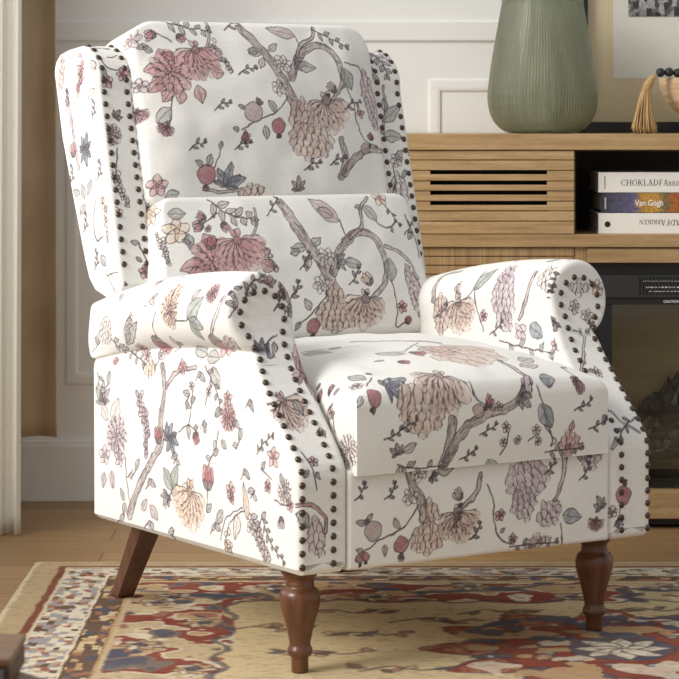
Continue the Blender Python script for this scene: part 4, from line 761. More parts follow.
# footrest panel below the seat
V, F, ch = pillow(.262, .0785, .03, D, r=.006, crown=.004, seed=9, amp=.001)
V2 = np.stack([V[:, 0], -.086-V[:, 2], .2475+V[:, 1]], 1)
cloth_mesh('footrest_panel', V2, F, ch, chair, PRINT.get('footrest_panel'))
# outer back and underframe
V, F, ch = pillow(.255, .29, .06, .005, R=.04, Rbot=.0, r=.01, crown=.01, seed=12)
b = V[:, 1]+.215; V2 = back_pt(-V[:, 0], b, -.165-V[:, 2])
cloth_mesh('outer_back', V2, F, ch, chair, None, [((-.26, -.3), (.26, .3), 41)])
box('underframe', -.27, .27, -.05, .605, .172, .32, M['fabric'], chair, .004)
uf = bpy.data.objects['underframe'].data
ca = uf.attributes.new('print', 'FLOAT_COLOR', 'POINT')
ca.data.foreach_set('color', np.tile(np.array([.8, .79, .76, 1.], np.float32), (len(uf.vertices), 1)).ravel())

# turned front legs and square splayed rear legs
prof = [(.0, 0), (.0132, 0), (.0138, .003), (.0138, .022), (.0150, .0245), (.0192, .027), (.0203, .032), (.0198, .037), (.0172, .041), (.0168, .045), (.0176, .050), (.0205, .064), (.0245, .080),
        (.0288, .095), (.0318, .107), (.0328, .116), (.0320, .124), (.0290, .131), (.0235, .1345), (.0225, .137), (.0232, .140), (.0222, .143), (.0218, .146), (.0250, .151), (.0300, .157), (.0312, .160), (.0312, .168), (0, .168)]
for x in (-.298, .299):
    bm = bmesh.new(); add_lathe(bm, prof, 40, (x, 0, 0)); bm_obj('leg', bm, M['leg'], chair)['label'] = 'turned brown wooden front leg'
for s in (-1, 1):
    bm = bmesh.new(); v = []
    for (cx, cy, h, z) in ((s*.238, .712, .0165, 0), (s*.250, .575, .0215, .172)):
        v.append([bm.verts.new((cx+dx*h, cy+dy*h, z)) for dx, dy in ((-1, -1), (1, -1), (1, 1), (-1, 1))])
    bm.faces.new(v[0][::-1]); bm.faces.new(v[1])
    for k in range(4): bm.faces.new((v[0][k], v[0][(k+1) % 4], v[1][(k+1) % 4], v[1][k]))
    bmesh.ops.bevel(bm, geom=bm.edges[:], offset=.002, segments=2, affect='EDGES')
    bm_obj('leg', bm, M['leg_flat'], chair, smooth=False)['label'] = 'plain square splayed rear leg'

# ------------------------------------------------------------------ THE ROOM
FLOOR = -.006
F_, CX_, CY_, EYE = 2490., 340., 118., .88
def WX(px, Y): return (px-CX_)*Y/F_
def WZ(py, Y): return EYE-(py-CY_)*Y/F_
YW = 5.77                                   # back wall
YS = 5.36                                   # sideboard front

def floor_mat():
    m = mat('oak_floorboards', (158, 128, 92), .42); t = NT(m)
    br = t.n('ShaderNodeTexBrick'); br.offset = .37
    for k, v in (('Scale', 1.0), ('Mortar Size', .0016), ('Brick Width', 1.3), ('Row Height', .145), ('Bias', .0)): br.inputs[k].default_value = v
    br.inputs['Color1'].default_value = (*s2l((158, 126, 86)), 1); br.inputs['Color2'].default_value = (*s2l((176, 142, 98)), 1); br.inputs['Mortar'].default_value = (*s2l((112, 84, 54)), 1)
    t.l(t.coord(), br.inputs['Vector'])
    a = t.noise(t.coord((1.4, 22, 1)), 3, 5, .6); g = t.ramp(a, [(.25, (196, 186, 176)), (.7, (255, 255, 255))])
    t.l(t.mix(.8, br.outputs['Color'], g, 'MULTIPLY'), t.b.inputs['Base Color']); t.bump(a, .06)
    return m
M['floor'] = floor_mat()
tag(box('floor', -1.1, 2.6, -.4, YW+.1, FLOOR-.05, FLOOR, M['floor'], None, 0), kind='structure')
tag(box('wall_back', -1.1, 2.6, YW, YW+.1, FLOOR, 2.7, M['wall'], None, 0), kind='structure')
# left wall with its tall window
XL = -.98; WY0, WY1, WZ0, WZ1 = 2.1, 5.12, .25, 2.45
bm = bmesh.new()
add_box(bm, XL-.1, XL, -.4, WY0, FLOOR, 2.7); add_box(bm, XL-.1, XL, WY1, YW, FLOOR, 2.7)
add_box(bm, XL-.1, XL, WY0, WY1, FLOOR, WZ0); add_box(bm, XL-.1, XL, WY0, WY1, WZ1, 2.7)
tag(bm_obj('wall_left', bm, M['wall'], None, False), kind='structure')
bm = bmesh.new()
for y0, y1 in ((WY0, WY0+.06), (WY1-.06, WY1)): add_box(bm, XL-.08, XL+.01, y0, y1, WZ0, WZ1, .004)
for z0, z1 in ((WZ0, WZ0+.06), (WZ1-.06, WZ1)): add_box(bm, XL-.08, XL+.01, WY0, WY1, z0, z1, .004)
tag(bm_obj('window_1', bm, M['trim'], None, False), kind='structure')

# baseboard, dado rail and framed wall panels
def trim(name, bm): return tag(bm_obj(name, bm, M['trim'], None, False), kind='structure')
bm = bmesh.new(); zb = WZ(440, YW)
add_box(bm, -.98, 2.6, YW-.016, YW, FLOOR, zb-.012, .001); add_box(bm, -.98, 2.6, YW-.011, YW, zb-.013, zb, .003); trim('baseboard_back', bm)
bm = bmesh.new(); z1, z2 = WZ(21, YW), WZ(41, YW)
add_box(bm, -.98, 2.6, YW-.007, YW, z2, z1, .003); trim('trim_1', bm)
def panel(name, x0, x1, z0, z1, w=.026):
    bm = bmesh.new()
    # mitred moulding: stepped profile swept round the rectangle
    prof = [(0, 0), (.001, .003), (.006, .0045), (.020, .0055), (.026, .0045), (.030, .001), (.030, 0)]
    rows = []
    for o, h in prof:
        rows.append([bm.verts.new((x, YW-h, z)) for x, z in ((x0+o, z0+o), (x1-o, z0+o), (x1-o, z1-o), (x0+o, z1-o))])
    for A, B in zip(rows[:-1], rows[1:]):
        for k in range(4): bm.faces.new((A[k], A[(k+1) % 4], B[(k+1) % 4], B[k]))
    trim(name, bm)
zt, zbm = WZ(79, YW), WZ(385, YW)
panel('trim_2', WX(66, YW), WX(392, YW), zbm, zt); panel('trim_3', WX(429, YW), WX(760, YW), zbm, zt)
panel('trim_4', WX(797, YW), WX(1128, YW), zbm, zt)

# ---------------------------------------------------------------- rug
def rug_mesh():
    x0, x1, y0, y1 = -.604, 1.55, 3.05, 4.946
    xs = np.concatenate([np.arange(x0, .72, .0032), np.arange(.72, x1, .02), [x1]]); ys = np.concatenate([np.arange(y0, 3.84, .012), np.arange(3.84, y1, .0036), [y1]])
    X, Y = np.meshgrid(xs, ys); P = np.stack([X.ravel(), Y.ravel()], 1)
    cl = Cloth(P, .0030); cl.lw = .003
    cl.wash = vnoise(P[:, 0]*60, P[:, 1]*60, 9)*.5+vnoise(P[:, 0]*190, P[:, 1]*190, 11)*.5
    wob = (vnoise(P[:, 0]*22, P[:, 1]*22, 41)-.5)*.010+(vnoise(P[:, 0]*95, P[:, 1]*95, 43)-.5)*.006
    cl.q = P+np.stack([wob, (vnoise(P[:, 0]*26+9, P[:, 1]*26, 45)-.5)*.012], 1)
    e = P[:, 0]-x0; b = y1-P[:, 1]; rgt = x1-P[:, 0]; f = P[:, 1]-y0
    d = np.minimum(np.minimum(e, b), np.minimum(rgt, f)); al = np.where(np.minimum(e, rgt) < np.minimum(b, f), P[:, 1], P[:, 0])
    dw = d+wob*.5
    def band(a, z, col):
        m = sm((dw-a)/.004+.5)*sm((z-dw)/.004+.5); k = m[:, None]; cl.c = cl.c*(1-k)+np.array(col)*k
    def cells(a, z, su, sv, cols, seed, keep=1.0, al_=1.):
        u = np.floor((dw-a)/su+ (vnoise(al*40, d*40, seed)-.5)*.7); v = np.floor(al/sv+(vnoise(al*40, d*40, seed+1)-.5)*.8+(u % 2)*.5)
        h = vnoise(u*1.0+.0, v*1.0+.0, seed+7); h2 = vnoise(u+.0, v+100., seed+8)
        m = (dw > a) & (dw < z) & (h2 < keep)
        idx = np.clip((h*len(cols)).astype(int), 0, len(cols)-1); cc = np.array(cols, float)[idx]
        cl.c[m] = cl.c[m]*(1-al_)+cc[m]*al_
    cream = (204, 184, 144); red = (126, 56, 46); navy = (72, 74, 92); brown = (92, 70, 60); ochre = (182, 150, 110); rust = (150, 98, 78); slate = (150, 148, 152); pale = (216, 206, 186)
    cl.c[:] = cream
    band(-1, .012, (204, 190, 160)); band(.012, .056, (178, 156, 122)); band(.056, .071, (112, 62, 46)); band(.071, .160, (206, 190, 164))
    cells(.078, .156, .0125, .020, [pale, pale, slate, slate, rust, brown, pale, (176, 150, 130), slate, pale], 51)
    band(.156, .161, (226, 214, 190)); band(.161, .212, (86, 62, 50))
    cells(.166, .208, .0135, .024, [brown, rust, cream, brown, navy, ochre, brown, brown], 61)
    band(.210, .216, ochre); band(.216, .405, (190, 170, 136))
    fm = dw > .405
    PAL.update({'r_red': np.array(red, float), 'r_navy': np.array(navy, float), 'r_cream': np.array(pale, float), 'r_brown': np.array(brown, float), 'r_ochre': np.array(ochre, float), 'r_rust': np.array(rust, float), 'r_field': np.array(cream, float), 'r_slate': np.array(slate, float)})
    # main border: large red cloud shapes outlined in cream, with navy and ochre leaves
    def pt(side, t, dd): return (x0+dd, t) if side == 'L' else (t, y1-dd)
    qx, qy = cl.q[:, 0], cl.q[:, 1]
    n1 = vnoise(qx*8.5+3, qy*10.5+1, 91)*.62+vnoise(qx*21, qy*24, 92)*.28+vnoise(qx*60, qy*60, 94)*.10
    inb = sm((dw-.222)/.006)*sm((.425-dw+.07*(vnoise(qx*9, qy*9, 93)-.5))/.006)
    def paint(m, col, a=1.): k = (np.clip(m, 0, 1)*a)[:, None]; cl.c = cl.c*(1-k)+np.array(col, float)*k
    paint(inb*sm((n1-.40)/.03), pale, .9); paint(inb*sm((n1-.455)/.02), red); paint(inb*sm((n1-.60)/.02), pale, .9); paint(inb*sm((n1-.635)/.02), ochre); paint(inb*sm((n1-.74)/.02), navy)
    n2 = vnoise(qx*13+7, qy*17+2, 95)*.7+vnoise(qx*40, qy*40, 96)*.3
    paint(inb*sm((n2-.66)/.02), (110, 96, 92)); paint(inb*sm((n2-.73)/.02), navy); paint(inb*sm((.26-n2)/.02), rust)
    for side, t0, t1 in (('L', y0+.2, y1-.30), ('B', x0+.30, x1-.2)):
        n = int((t1-t0)/.06); an = PI/2 if side == 'L' else 0
        for k in range(0, n, 3):
            t = t0+(t1-t0)*k/n; c = pt(side, t, .27 if k % 2 else .37)
            for q in range(7): cl.petal(cl.near(c[0], c[1], .07), c[0], c[1], an+q*2*PI/7, .040, .013, PAL['r_cream' if q % 2 else 'r_ochre'], 1, .5, 0, 0, .8)
            cl.disc(c[0], c[1], .011, 'r_navy', 1)
    # scalloped edge of the field
    for side, t0, t1 in (('L', y0+.4, y1-.41), ('B', x0+.41, x1-.4)):
        n = int((t1-t0)/.03); cl.line([pt(side, t0+(t1-t0)*k/n, .41+.014*math.cos(k*1.4)) for k in range(n+1)], .004, .004, 'r_navy', .9, .4, False)
    # field: corner piece, medallion and sprigs
    mx, my = .47, 4.13
    for k in range(12):
        a = 2*PI*k/12
        cl.petal(cl.near(mx, my, .40), mx, my, a, .34, .075, PAL['r_red'], 1, .6, 0, 0, .6)
    cl.disc(mx, my, .215, 'r_red', 1)
    for k in range(12):
        a = 2*PI*(k+.5)/12; c = (mx+.19*math.cos(a), my+.19*math.sin(a)); cl.petal(cl.near(c[0], c[1], .1), c[0], c[1], a, .075, .018, PAL['r_navy'], 1, .5, 0, 0, .8)
        c = (mx+.13*math.cos(a), my+.13*math.sin(a)); cl.petal(cl.near(c[0], c[1], .1), c[0], c[1], a+.9, .06, .016, PAL['r_ochre'], 1, .5, 0, 0, .8); cl.disc(c[0], c[1], .012, 'r_slate', 1)
    cl.disc(mx, my, .09, 'r_navy', 1)
    for k in range(8): cl.petal(cl.near(mx, my, .1), mx, my, k*PI/4, .085, .022, PAL['r_cream'], 1, .6, 0, 0, .8)
    hm = np.hypot(qx-mx, (qy-my)*1.0); md = sm((.30-hm)/.01)*sm((hm-.085)/.01); paint(md*sm((n2-.60)/.02), ochre, .9); paint(md*sm((.34-n2)/.02), pale, .8); paint(md*sm((n1-.70)/.02), navy, .9)
    r = np.random.default_rng(5)
    for (x, y) in ((.05, 4.25), (.16, 4.36), (-.02, 4.10), (.10, 3.98), (.28, 4.44), (-.12, 4.3), (.55, 4.46), (.0, 4.44)):
        a = r.uniform(0, 6.28)
        cl.line([(x-.07, y-.02), (x-.02, y+.015), (x+.03, y-.01), (x+.08, y+.02)], .0035, .0025, 'r_brown', .9, .3, False)
        for q in range(6):
            t = r.uniform(-.07, .08); cl.petal(cl.near(x+t, y, .06), x+t, y+r.uniform(-.01, .01), a+q, .034, .009, PAL[('r_rust', 'r_brown', 'r_navy', 'r_ochre')[q % 4]], .9, .4, 0, 0, .8)
    worn = vnoise(P[:, 0]*14, P[:, 1]*14, 71)*.45+vnoise(P[:, 0]*60, P[:, 1]*190, 72)*.55
    cl.c = cl.c*(1-.28*worn[:, None])+np.array((198, 180, 146))*.28*worn[:, None]
    fl = sm((vnoise(P[:, 0]*75, P[:, 1]*170, 75)-.66)/.1)[:, None]*.22; cl.c = cl.c*(1-fl)+np.array((110, 92, 82))*fl
    z = np.full(len(P), 0.0)+(vnoise(P[:, 0]*7, P[:, 1]*7, 81)-.5)*.0006
    z = np.where(d < .006, -.003, z)
    V = np.column_stack([P, z]); nr, nc = X.shape; Fq = grid_faces(nr, nc)
    ring = np.concatenate([np.arange(nc), np.arange(1, nr)*nc+nc-1, (nr-1)*nc+np.arange(nc-2, -1, -1), np.arange(nr-2, 0, -1)*nc])
    Vb = V[ring].copy(); Vb[:, 2] = FLOOR; k = np.arange(len(ring)); k2 = (k+1) % len(ring); n0 = len(V)
    Fq = np.vstack([Fq, np.stack([ring[k2], ring[k], n0+k, n0+k2], 1)])
    V = np.vstack([V, Vb]); me = bpy.data.meshes.new('rug'); me.vertices.add(len(V)); me.vertices.foreach_set('co', V.astype(np.float32).ravel())
    me.loops.add(Fq.size); me.loops.foreach_set('vertex_index', Fq.astype(np.int32).ravel()); me.polygons.add(len(Fq)); me.polygons.foreach_set('loop_start', np.arange(0, Fq.size, 4, dtype=np.int32))
    me.update(calc_edges=True); me.validate()
    col = cl.rgba(); col = np.vstack([col, col[ring]]); ca = me.attributes.new('print', 'FLOAT_COLOR', 'POINT'); ca.data.foreach_set('color', col.astype(np.float32).ravel())
    m = mat('woven_wool', (200, 170, 130), .95, Specular_IOR_Level=.1); t = NT(m)
    at = t.n('ShaderNodeAttribute'); at.attribute_name = 'print'
    nz = t.noise(t.coord((1, 1, 1)), 420, 2, .6); c = t.mix(.5, at.outputs['Color'], t.ramp(nz, [(.2, (190, 185, 180)), (.7, (255, 255, 255))]), 'MULTIPLY')
    t.l(c, t.b.inputs['Base Color']); t.bump(nz, .4, .002)
    return tag(link('rug', me, m), 'flat oriental rug in cream, rust red and navy under the armchair', 'rug')
rug_mesh()

# ---------------------------------------------------------------- sideboard
ZT = WZ(134, YS)
sb = empty('sideboard', (WX(402, YS), YS, FLOOR))
tag(sb, 'light oak sideboard with slatted doors and an open shelf behind the armchair', 'sideboard')
SX, SY = sb.location.x, sb.location.y
def SBox(name, px0, px1, py0, py1, y0, y1, m, bev=.0015, parent=None):
    """a board of the sideboard measured on its front plane (rows and columns of the front elevation), y from the front"""
    return box(name, WX(px0, YS)-SX, WX(px1, YS)-SX, y0, y1, WZ(py1, YS)-FLOOR, WZ(py0, YS)-FLOOR, m, parent or sb, bev)
PR = 1010
SBox('top_board', 402, PR, 134, 150, 0, .40, M['oak'])
SBox('side_panel', 402.3, 408, 150.2, 508, .02, .40, M['oak_v']); SBox('side_panel', PR-6, PR-.3, 150.2, 508, .004, .40, M['oak_v'])
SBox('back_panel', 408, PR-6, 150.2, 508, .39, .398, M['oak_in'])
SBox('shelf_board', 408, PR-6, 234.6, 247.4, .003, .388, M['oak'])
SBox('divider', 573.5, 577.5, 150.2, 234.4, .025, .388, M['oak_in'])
SBox('divider', 575.5, 588, 247.6, 491, .012, .388, M['oak_v'])
SBox('base_rail', 402, PR, 491, 519, .0, .39, M['oak'])
SBox('rail', 588.2, PR-6, 248.6, 263.2, .008, .03, M['oak'])
SBox('plinth', 410, PR-8, 519.2, 527, .03, .37, M['black'])
# the dark brown lining of the open shelf
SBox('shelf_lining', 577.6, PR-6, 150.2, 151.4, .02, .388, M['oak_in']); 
# slatted doors: boards on two stiles with four open slots in the middle
def door(py, px0, px1, slots, m, y=.004, name='door'):
    bm = bmesh.new()
    def add(a, b, c, d, y0, y1, bev=.0012): add_box(bm, WX(a, YS)-SX, WX(b, YS)-SX, y0, y1, WZ(d, YS)-FLOOR, WZ(c, YS)-FLOOR, bev)
    L, R_ = px0+27, px1-27
    for k, (a, b) in enumerate(zip(py[:-1], py[1:])):
        g = .55
        if k in slots:
            add(px0, L, a+g, b-g*.5, y, y+.016); add(R_, px1, a+g, b-g*.5, y, y+.016); add(L-.3, R_+.3, a+3.9, b-g*.5, y, y+.016)
        else: add(px0, px1, a+g, b-g*.5, y, y+.016)
    add(px0+.5, L-.5, py[0]+1, py[-1]-1, y+.006, y+.022, 0); add(R_+.5, px1-.5, py[0]+1, py[-1]-1, y+.006, y+.022, 0)
    return bm_obj(name, bm, m, sb, False)
door([150.2, 160, 170.5, 181, 191, 201.3, 211, 221.3, 234.2], 404, 575, (2, 3, 4, 5), M['oak_slat'])
door([247.6]+[247.6+k*9.0 for k in range(1, 28)], 404, 575, (), M['oak_v'], .010)
SBox('dark_void_sheet', 408, 573, 150.4, 234.4, .03, .034, M['void']); SBox('dark_void_sheet', 408, 575, 247.6, 490.8, .034, .038, M['void'])  # black sheets painted as the shade inside, behind the slots and grooves
for px in (430, 985):
    x = WX(px, YS)-SX
    for yy in (.06, .34):
        bm = bmesh.new(); add_lathe(bm, [(.0, 0), (.016, 0), (.02, .02), (.0, .02)], 16, (x, yy, 0)); bm_obj('foot', bm, M['black'], sb)

# ---------------------------------------------------------------- electric fireplace set in the sideboard
fp = empty('electric_fireplace', (WX(800, YS), YS, WZ(490.6, YS)))
tag(fp, 'black electric fireplace with dark glass set into the sideboard', 'fireplace')
FX, FZ = fp.location.x, fp.location.z
def FBox(name, px0, px1, py0, py1, y0, y1, m, bev=.001, parent=None):
    return box(name, WX(px0, YS)-FX, WX(px1, YS)-FX, y0, y1, WZ(py1, YS)-FZ, WZ(py0, YS)-FZ, m, parent or fp, bev)
M['housing'] = mat('black_painted_steel', (44, 43, 42), .5)
M['housing_dark'] = mat('black_steel_frame', (24, 24, 24), .5)
hb = FBox('housing', 589, 990, 264, 275.5, .03, .33, M['housing_dark'])
FBox('top_panel', 589, 990, 275.5, 298.5, .022, .05, M['housing']); FBox('lower_trim', 589, 990, 298.5, 305.5, .026, .05, M['housing_dark'])
FBox('frame', 589, 614, 305.5, 490.4, .028, .06, M['housing_dark']); FBox('frame', 965, 990, 305.5, 490.4, .028, .06, M['housing_dark'])
m = mat('firebox_reflection_brown', (122, 108, 76), .75); t = NT(m)  # brown of the room's reflection in the glass, painted onto the firebox walls
nz = t.noise(t.coord((.8, 1, 4)), 4, 3); t.l(t.ramp(nz, [(.3, (168, 150, 106)), (.7, (196, 178, 134))]), t.b.inputs['Base Color'])
M['firebox'] = m
FBox('firebox_back', 589, 990, 305.5, 490.4, .20, .21, m, 0); FBox('firebox_floor', 614, 965, 482, 490.4, .06, .20, M['housing_dark'], 0)
FBox('firebox_side', 612, 614, 305.5, 490.4, .06, .20, m, 0); FBox('firebox_side', 965, 967, 305.5, 490.4, .06, .20, m, 0)
g = bpy.data.materials.new('clear_glass_pane'); g.use_nodes = True; gt = g.node_tree; gt.nodes.clear()
go = gt.nodes.new('ShaderNodeOutputMaterial'); gm = gt.nodes.new('ShaderNodeMixShader'); gf = gt.nodes.new('ShaderNodeFresnel'); gf.inputs['IOR'].default_value = 1.5
gp = gt.nodes.new('ShaderNodeBsdfTransparent'); gp.inputs['Color'].default_value = (.93, .92, .90, 1); gg = gt.nodes.new('ShaderNodeBsdfGlossy'); gg.inputs['Roughness'].default_value = .06
gt.links.new(gf.outputs[0], gm.inputs[0]); gt.links.new(gp.outputs[0], gm.inputs[1]); gt.links.new(gg.outputs[0], gm.inputs[2]); gt.links.new(gm.outputs[0], go.inputs[0])
FBox('glass_front', 614, 965, 305.5, 490.4, .034, .037, g, 0)
bm = bmesh.new()
for k in range(46): add_box(bm, WX(641+k*3.4, YS)-FX, WX(642.5+k*3.4, YS)-FX, .0215, .024, WZ(295.5, YS)-FZ, WZ(277.5, YS)-FZ)
bm_obj('vent_grille', bm, M['void'], fp, False)
def marks(name, segs, y, m, parent, ox, oz):
    bm = bmesh.new()
    for a, b, c, d in segs: add_box(bm, WX(a, YS)-ox, WX(b, YS)-ox, y-.0006, y, WZ(d, YS)-oz, WZ(c, YS)-oz)
    return bm_obj(name, bm, m, parent, False)
segs = []; r = random.Random(4)
for row, (y0, h) in enumerate(((281.5, .6), (287.4, 1.1), (291.8, .6))):
    x = 645.+row*3
    while x < 760:
        w = r.uniform(.6, 2.6) if row else r.uniform(.5, .9); segs.append((x, x+w, y0, y0+h)); x += w+r.uniform(1, 2.2)
marks('control_legend', segs, .0212, M['white'], fp, FX, FZ)
# heap of dark glass coals and logs
m = mat('glass_coal', (58, 58, 60), .25); t = NT(m)
vz = t.n('ShaderNodeTexVoronoi'); vz.inputs['Scale'].default_value = 60; t.l(t.coord(), vz.inputs['Vector'])
t.l(t.ramp(vz.outputs['Color'], [(.2, (34, 34, 36)), (.75, (92, 92, 94)), (.95, (170, 168, 162))]), t.b.inputs['Base Color']); t.bump(vz.outputs['Distance'], .8, .01)
bm = bmesh.new()
nx, ny = 120, 26; vs = []
for j in range(ny+1):
    for i in range(nx+1):
        px = 616+(963-616)*i/nx; y = .066+.128*j/ny
        hgt = 72*math.exp(-((px-705)/70)**2)+20+34*math.exp(-((px-880)/60)**2); hgt *= math.sin(PI*min(1, (j+2)/(ny+2)*1.0)*.62)**.6
        n1 = float(vnoise(np.array([px*.09]), np.array([y*55.]), 5)[0]); n2 = float(vnoise(np.array([px*.25]), np.array([y*140.]), 6)[0])
        hgt *= .72+.4*n1; hgt += 9*n2
        vs.append(bm.verts.new((WX(px, YS)-FX, y, WZ(482-hgt, YS)-FZ)))
for j in range(ny):
    for i in range(nx):
        a = j*(nx+1)+i; bm.faces.new((vs[a], vs[a+1], vs[a+nx+2], vs[a+nx+1]))
o = bm_obj('coal_bed', bm, m, fp)
bm = bmesh.new()
for (xa, ya, za, xb, yb, zb_, ra) in ((640, .10, 462, 735, .12, 452, .020), (720, .09, 440, 800, .14, 462, .022), (668, .085, 425, 742, .15, 412, .017)):
    pts = [(WX(xa+(xb-xa)*k/6, YS)-FX, ya+(yb-ya)*k/6, WZ(za+(zb_-za)*k/6, YS)-FZ+.004*math.sin(k*2.1)) for k in range(7)]
    add_tube(bm, pts, [ra*(.85+.15*math.cos(k*1.7)) for k in range(7)], 10)
bm_obj('log', bm, mat('charred_log', (52, 48, 46), .7), fp)

def text(name, body, size, loc, parent, m, rot=(PI/2, 0, 0), bold=0.0, ax='LEFT', sx=1.0):
    cu = bpy.data.curves.new(name, 'FONT'); cu.body = body; cu.size = size; cu.align_x = ax; cu.extrude = .0001; cu.offset = bold
    o = bpy.data.objects.new(name, cu); C.objects.link(o); o.parent = parent; o.location = loc; o.rotation_euler = rot; o.scale = (sx, 1, 1); 
    me = bpy.data.meshes.new_from_object(o); me.materials.clear(); me.materials.append(m)
    q = bpy.data.objects.new(name, me); C.objects.link(q); q.parent = parent; q.location = loc; q.rotation_euler = rot; q.scale = (sx, 1, 1)
    bpy.data.objects.remove(o); bpy.data.curves.remove(cu); q.name = name; return q
text('caution_text', 'CAUTION', .0078, (WX(665.5, YS)-FX, .0255, WZ(303.6, YS)-FZ), fp, M['white'], bold=.0001)

# ---------------------------------------------------------------- books on the open shelf
def serif_text(name, runs, x, z, y, parent, m, flip=False):
    """capitals with thick stems, hairlines and serifs; runs = [(letters, cap height)]"""
    bm = bmesh.new(); cur = 0.
    def poly(pts, h, x0):
        vs = [bm.verts.new((x0+p[0]*h, 0, p[1]*h)) for p in pts]; bm.faces.new(vs)
    def rect(a, b, c, d, h, x0): poly(((a, c), (b, c), (b, d), (a, d)), h, x0)
    def stem(c, h, x0, w=.13): rect(c-w/2, c+w/2, 0, 1, h, x0); rect(c-w/2-.08, c+w/2+.08, 0, .05, h, x0); rect(c-w/2-.08, c+w/2+.08, .95, 1, h, x0)
    def arc(cx, cz, rx, rz, a0, a1, t, h, x0, thin=.05):
        n = 18; prev = None
        for i in range(n+1):
            a = a0+(a1-a0)*i/n; o = (cx+rx*math.cos(a), cz+rz*math.sin(a)); q = (cx+(rx-t)*math.cos(a), cz+(rz-thin)*math.sin(a))
            if prev: poly((prev[0], o, q, prev[1]), h, x0)
            prev = (o, q)
    def bar(p, q, w, h, x0): poly(((p[0]-w/2, p[1]), (p[0]+w/2, p[1]), (q[0]+w/2, q[1]), (q[0]-w/2, q[1])), h, x0)
    adv = {'C': .82, 'H': .98, 'O': .92, 'K': .92, 'L': .76, 'A': .86, 'D': .92, 'F': .72, 'B': .78, 'R': .86, 'I': .46, 'E': .76, 'N': .96}
    for s_, h in runs:
        for ch in s_:
            x0 = cur
            if ch == 'C': arc(.42, .5, .38, .51, .75, 2*PI-.75, .13, h, x0); rect(.66, .70, .68, .98, h, x0); rect(.66, .70, .04, .26, h, x0)
            if ch == 'O': arc(.44, .5, .40, .51, 0, 2*PI, .13, h, x0)
            if ch == 'H': stem(.2, h, x0); stem(.76, h, x0); rect(.2, .76, .48, .54, h, x0)
            if ch == 'K': stem(.2, h, x0); bar((.26, .42), (.72, 1), .07, h, x0); bar((.40, .58), (.76, 0), .15, h, x0); rect(.62, .86, 0, .05, h, x0); rect(.60, .82, .95, 1, h, x0)
            if ch == 'L': stem(.2, h, x0); rect(.2, .66, 0, .06, h, x0); rect(.62, .67, 0, .26, h, x0)
            if ch == 'A': bar((.12, 0), (.42, 1), .06, h, x0); bar((.42, 1), (.70, 0), .14, h, x0); rect(.22, .62, .30, .35, h, x0); rect(.02, .24, 0, .05, h, x0); rect(.56, .84, 0, .05, h, x0)
            if ch == 'D': stem(.2, h, x0); arc(.28, .5, .54, .5, -PI/2, PI/2, .13, h, x0)
            if ch in 'FE':
                stem(.2, h, x0); rect(.2, .62, .94, 1, h, x0); rect(.58, .63, .76, 1, h, x0); rect(.2, .48, .48, .53, h, x0); rect(.46, .50, .40, .62, h, x0)
                if ch == 'E': rect(.2, .66, 0, .06, h, x0); rect(.62, .67, 0, .26, h, x0)
            if ch in 'BR':
                stem(.2, h, x0); arc(.30, .75, .34, .25, -PI/2, PI/2, .12, h, x0)
                if ch == 'B': arc(.30, .25, .40, .26, -PI/2, PI/2, .12, h, x0)
                else: bar((.42, .52), (.74, 0), .14, h, x0); rect(.62, .84, 0, .05, h, x0)
            if ch == 'I': stem(.22, h, x0)
            if ch == 'N': bar((.14, 0), (.14, 1), .05, h, x0); bar((.78, 0), (.78, 1), .05, h, x0); bar((.16, 1), (.76, 0), .14, h, x0); rect(.02, .26, 0, .05, h, x0); rect(.66, .90, .95, 1, h, x0); rect(.02, .2, .95, 1, h, x0)
            cur += adv[ch]*h
    for f in bm.faces: f.normal_update()
    o = bm_obj(name, bm, m, parent, False); o.location = (x, y, z)
    if flip: o.rotation_euler = (0, PI, 0)
    return o
M['ink'] = mat('black_print', (28, 27, 27), .6); M['cover'] = mat('white_book_cover', (236, 232, 224), .45); M['paper'] = mat('page_edges', (225, 215, 195), .9)
YB = 5.40
def bx(px): return WX(px, YB)
def bz(py): return WZ(py, YB)
def van_mat():
    m = mat('painted_swirl_cover', (110, 100, 120), .4); t = NT(m)
    tc = t.n('ShaderNodeTexCoord'); sp = t.n('ShaderNodeSeparateXYZ'); t.l(tc.outputs['Object'], sp.inputs[0])
    nz = t.n('ShaderNodeTexNoise'); nz.inputs['Scale'].default_value = 55; nz.inputs['Detail'].default_value = 5; nz.inputs['Distortion'].default_value = 1.6; t.l(tc.outputs['Object'], nz.inputs['Vector'])
    ma = t.n('ShaderNodeMath', operation='MULTIPLY_ADD'); t.l(nz.outputs['Fac'], ma.inputs[0]); ma.inputs[1].default_value = .06; t.l(sp.outputs['X'], ma.inputs[2])
    mr = t.n('ShaderNodeMapRange'); mr.inputs['From Min'].default_value = .02; mr.inputs['From Max'].default_value = .30; t.l(ma.outputs[0], mr.inputs['Value'])
    c = t.ramp(mr.outputs[0], [(.03, (52, 56, 62)), (.12, (84, 82, 104)), (.30, (112, 104, 140)), (.36, (196, 150, 60)), (.46, (216, 164, 72)), (.52, (112, 116, 74)), (.60, (190, 110, 50)), (.9, (120, 70, 80))])
    nz2 = t.noise(tc.outputs['Object'], 170, 4, .7); d = t.ramp(nz2, [(.3, (120, 110, 120)), (.62, (255, 255, 255))])
    t.l(t.mix(.8, c, d, 'MULTIPLY'), t.b.inputs['Base Color']); return m
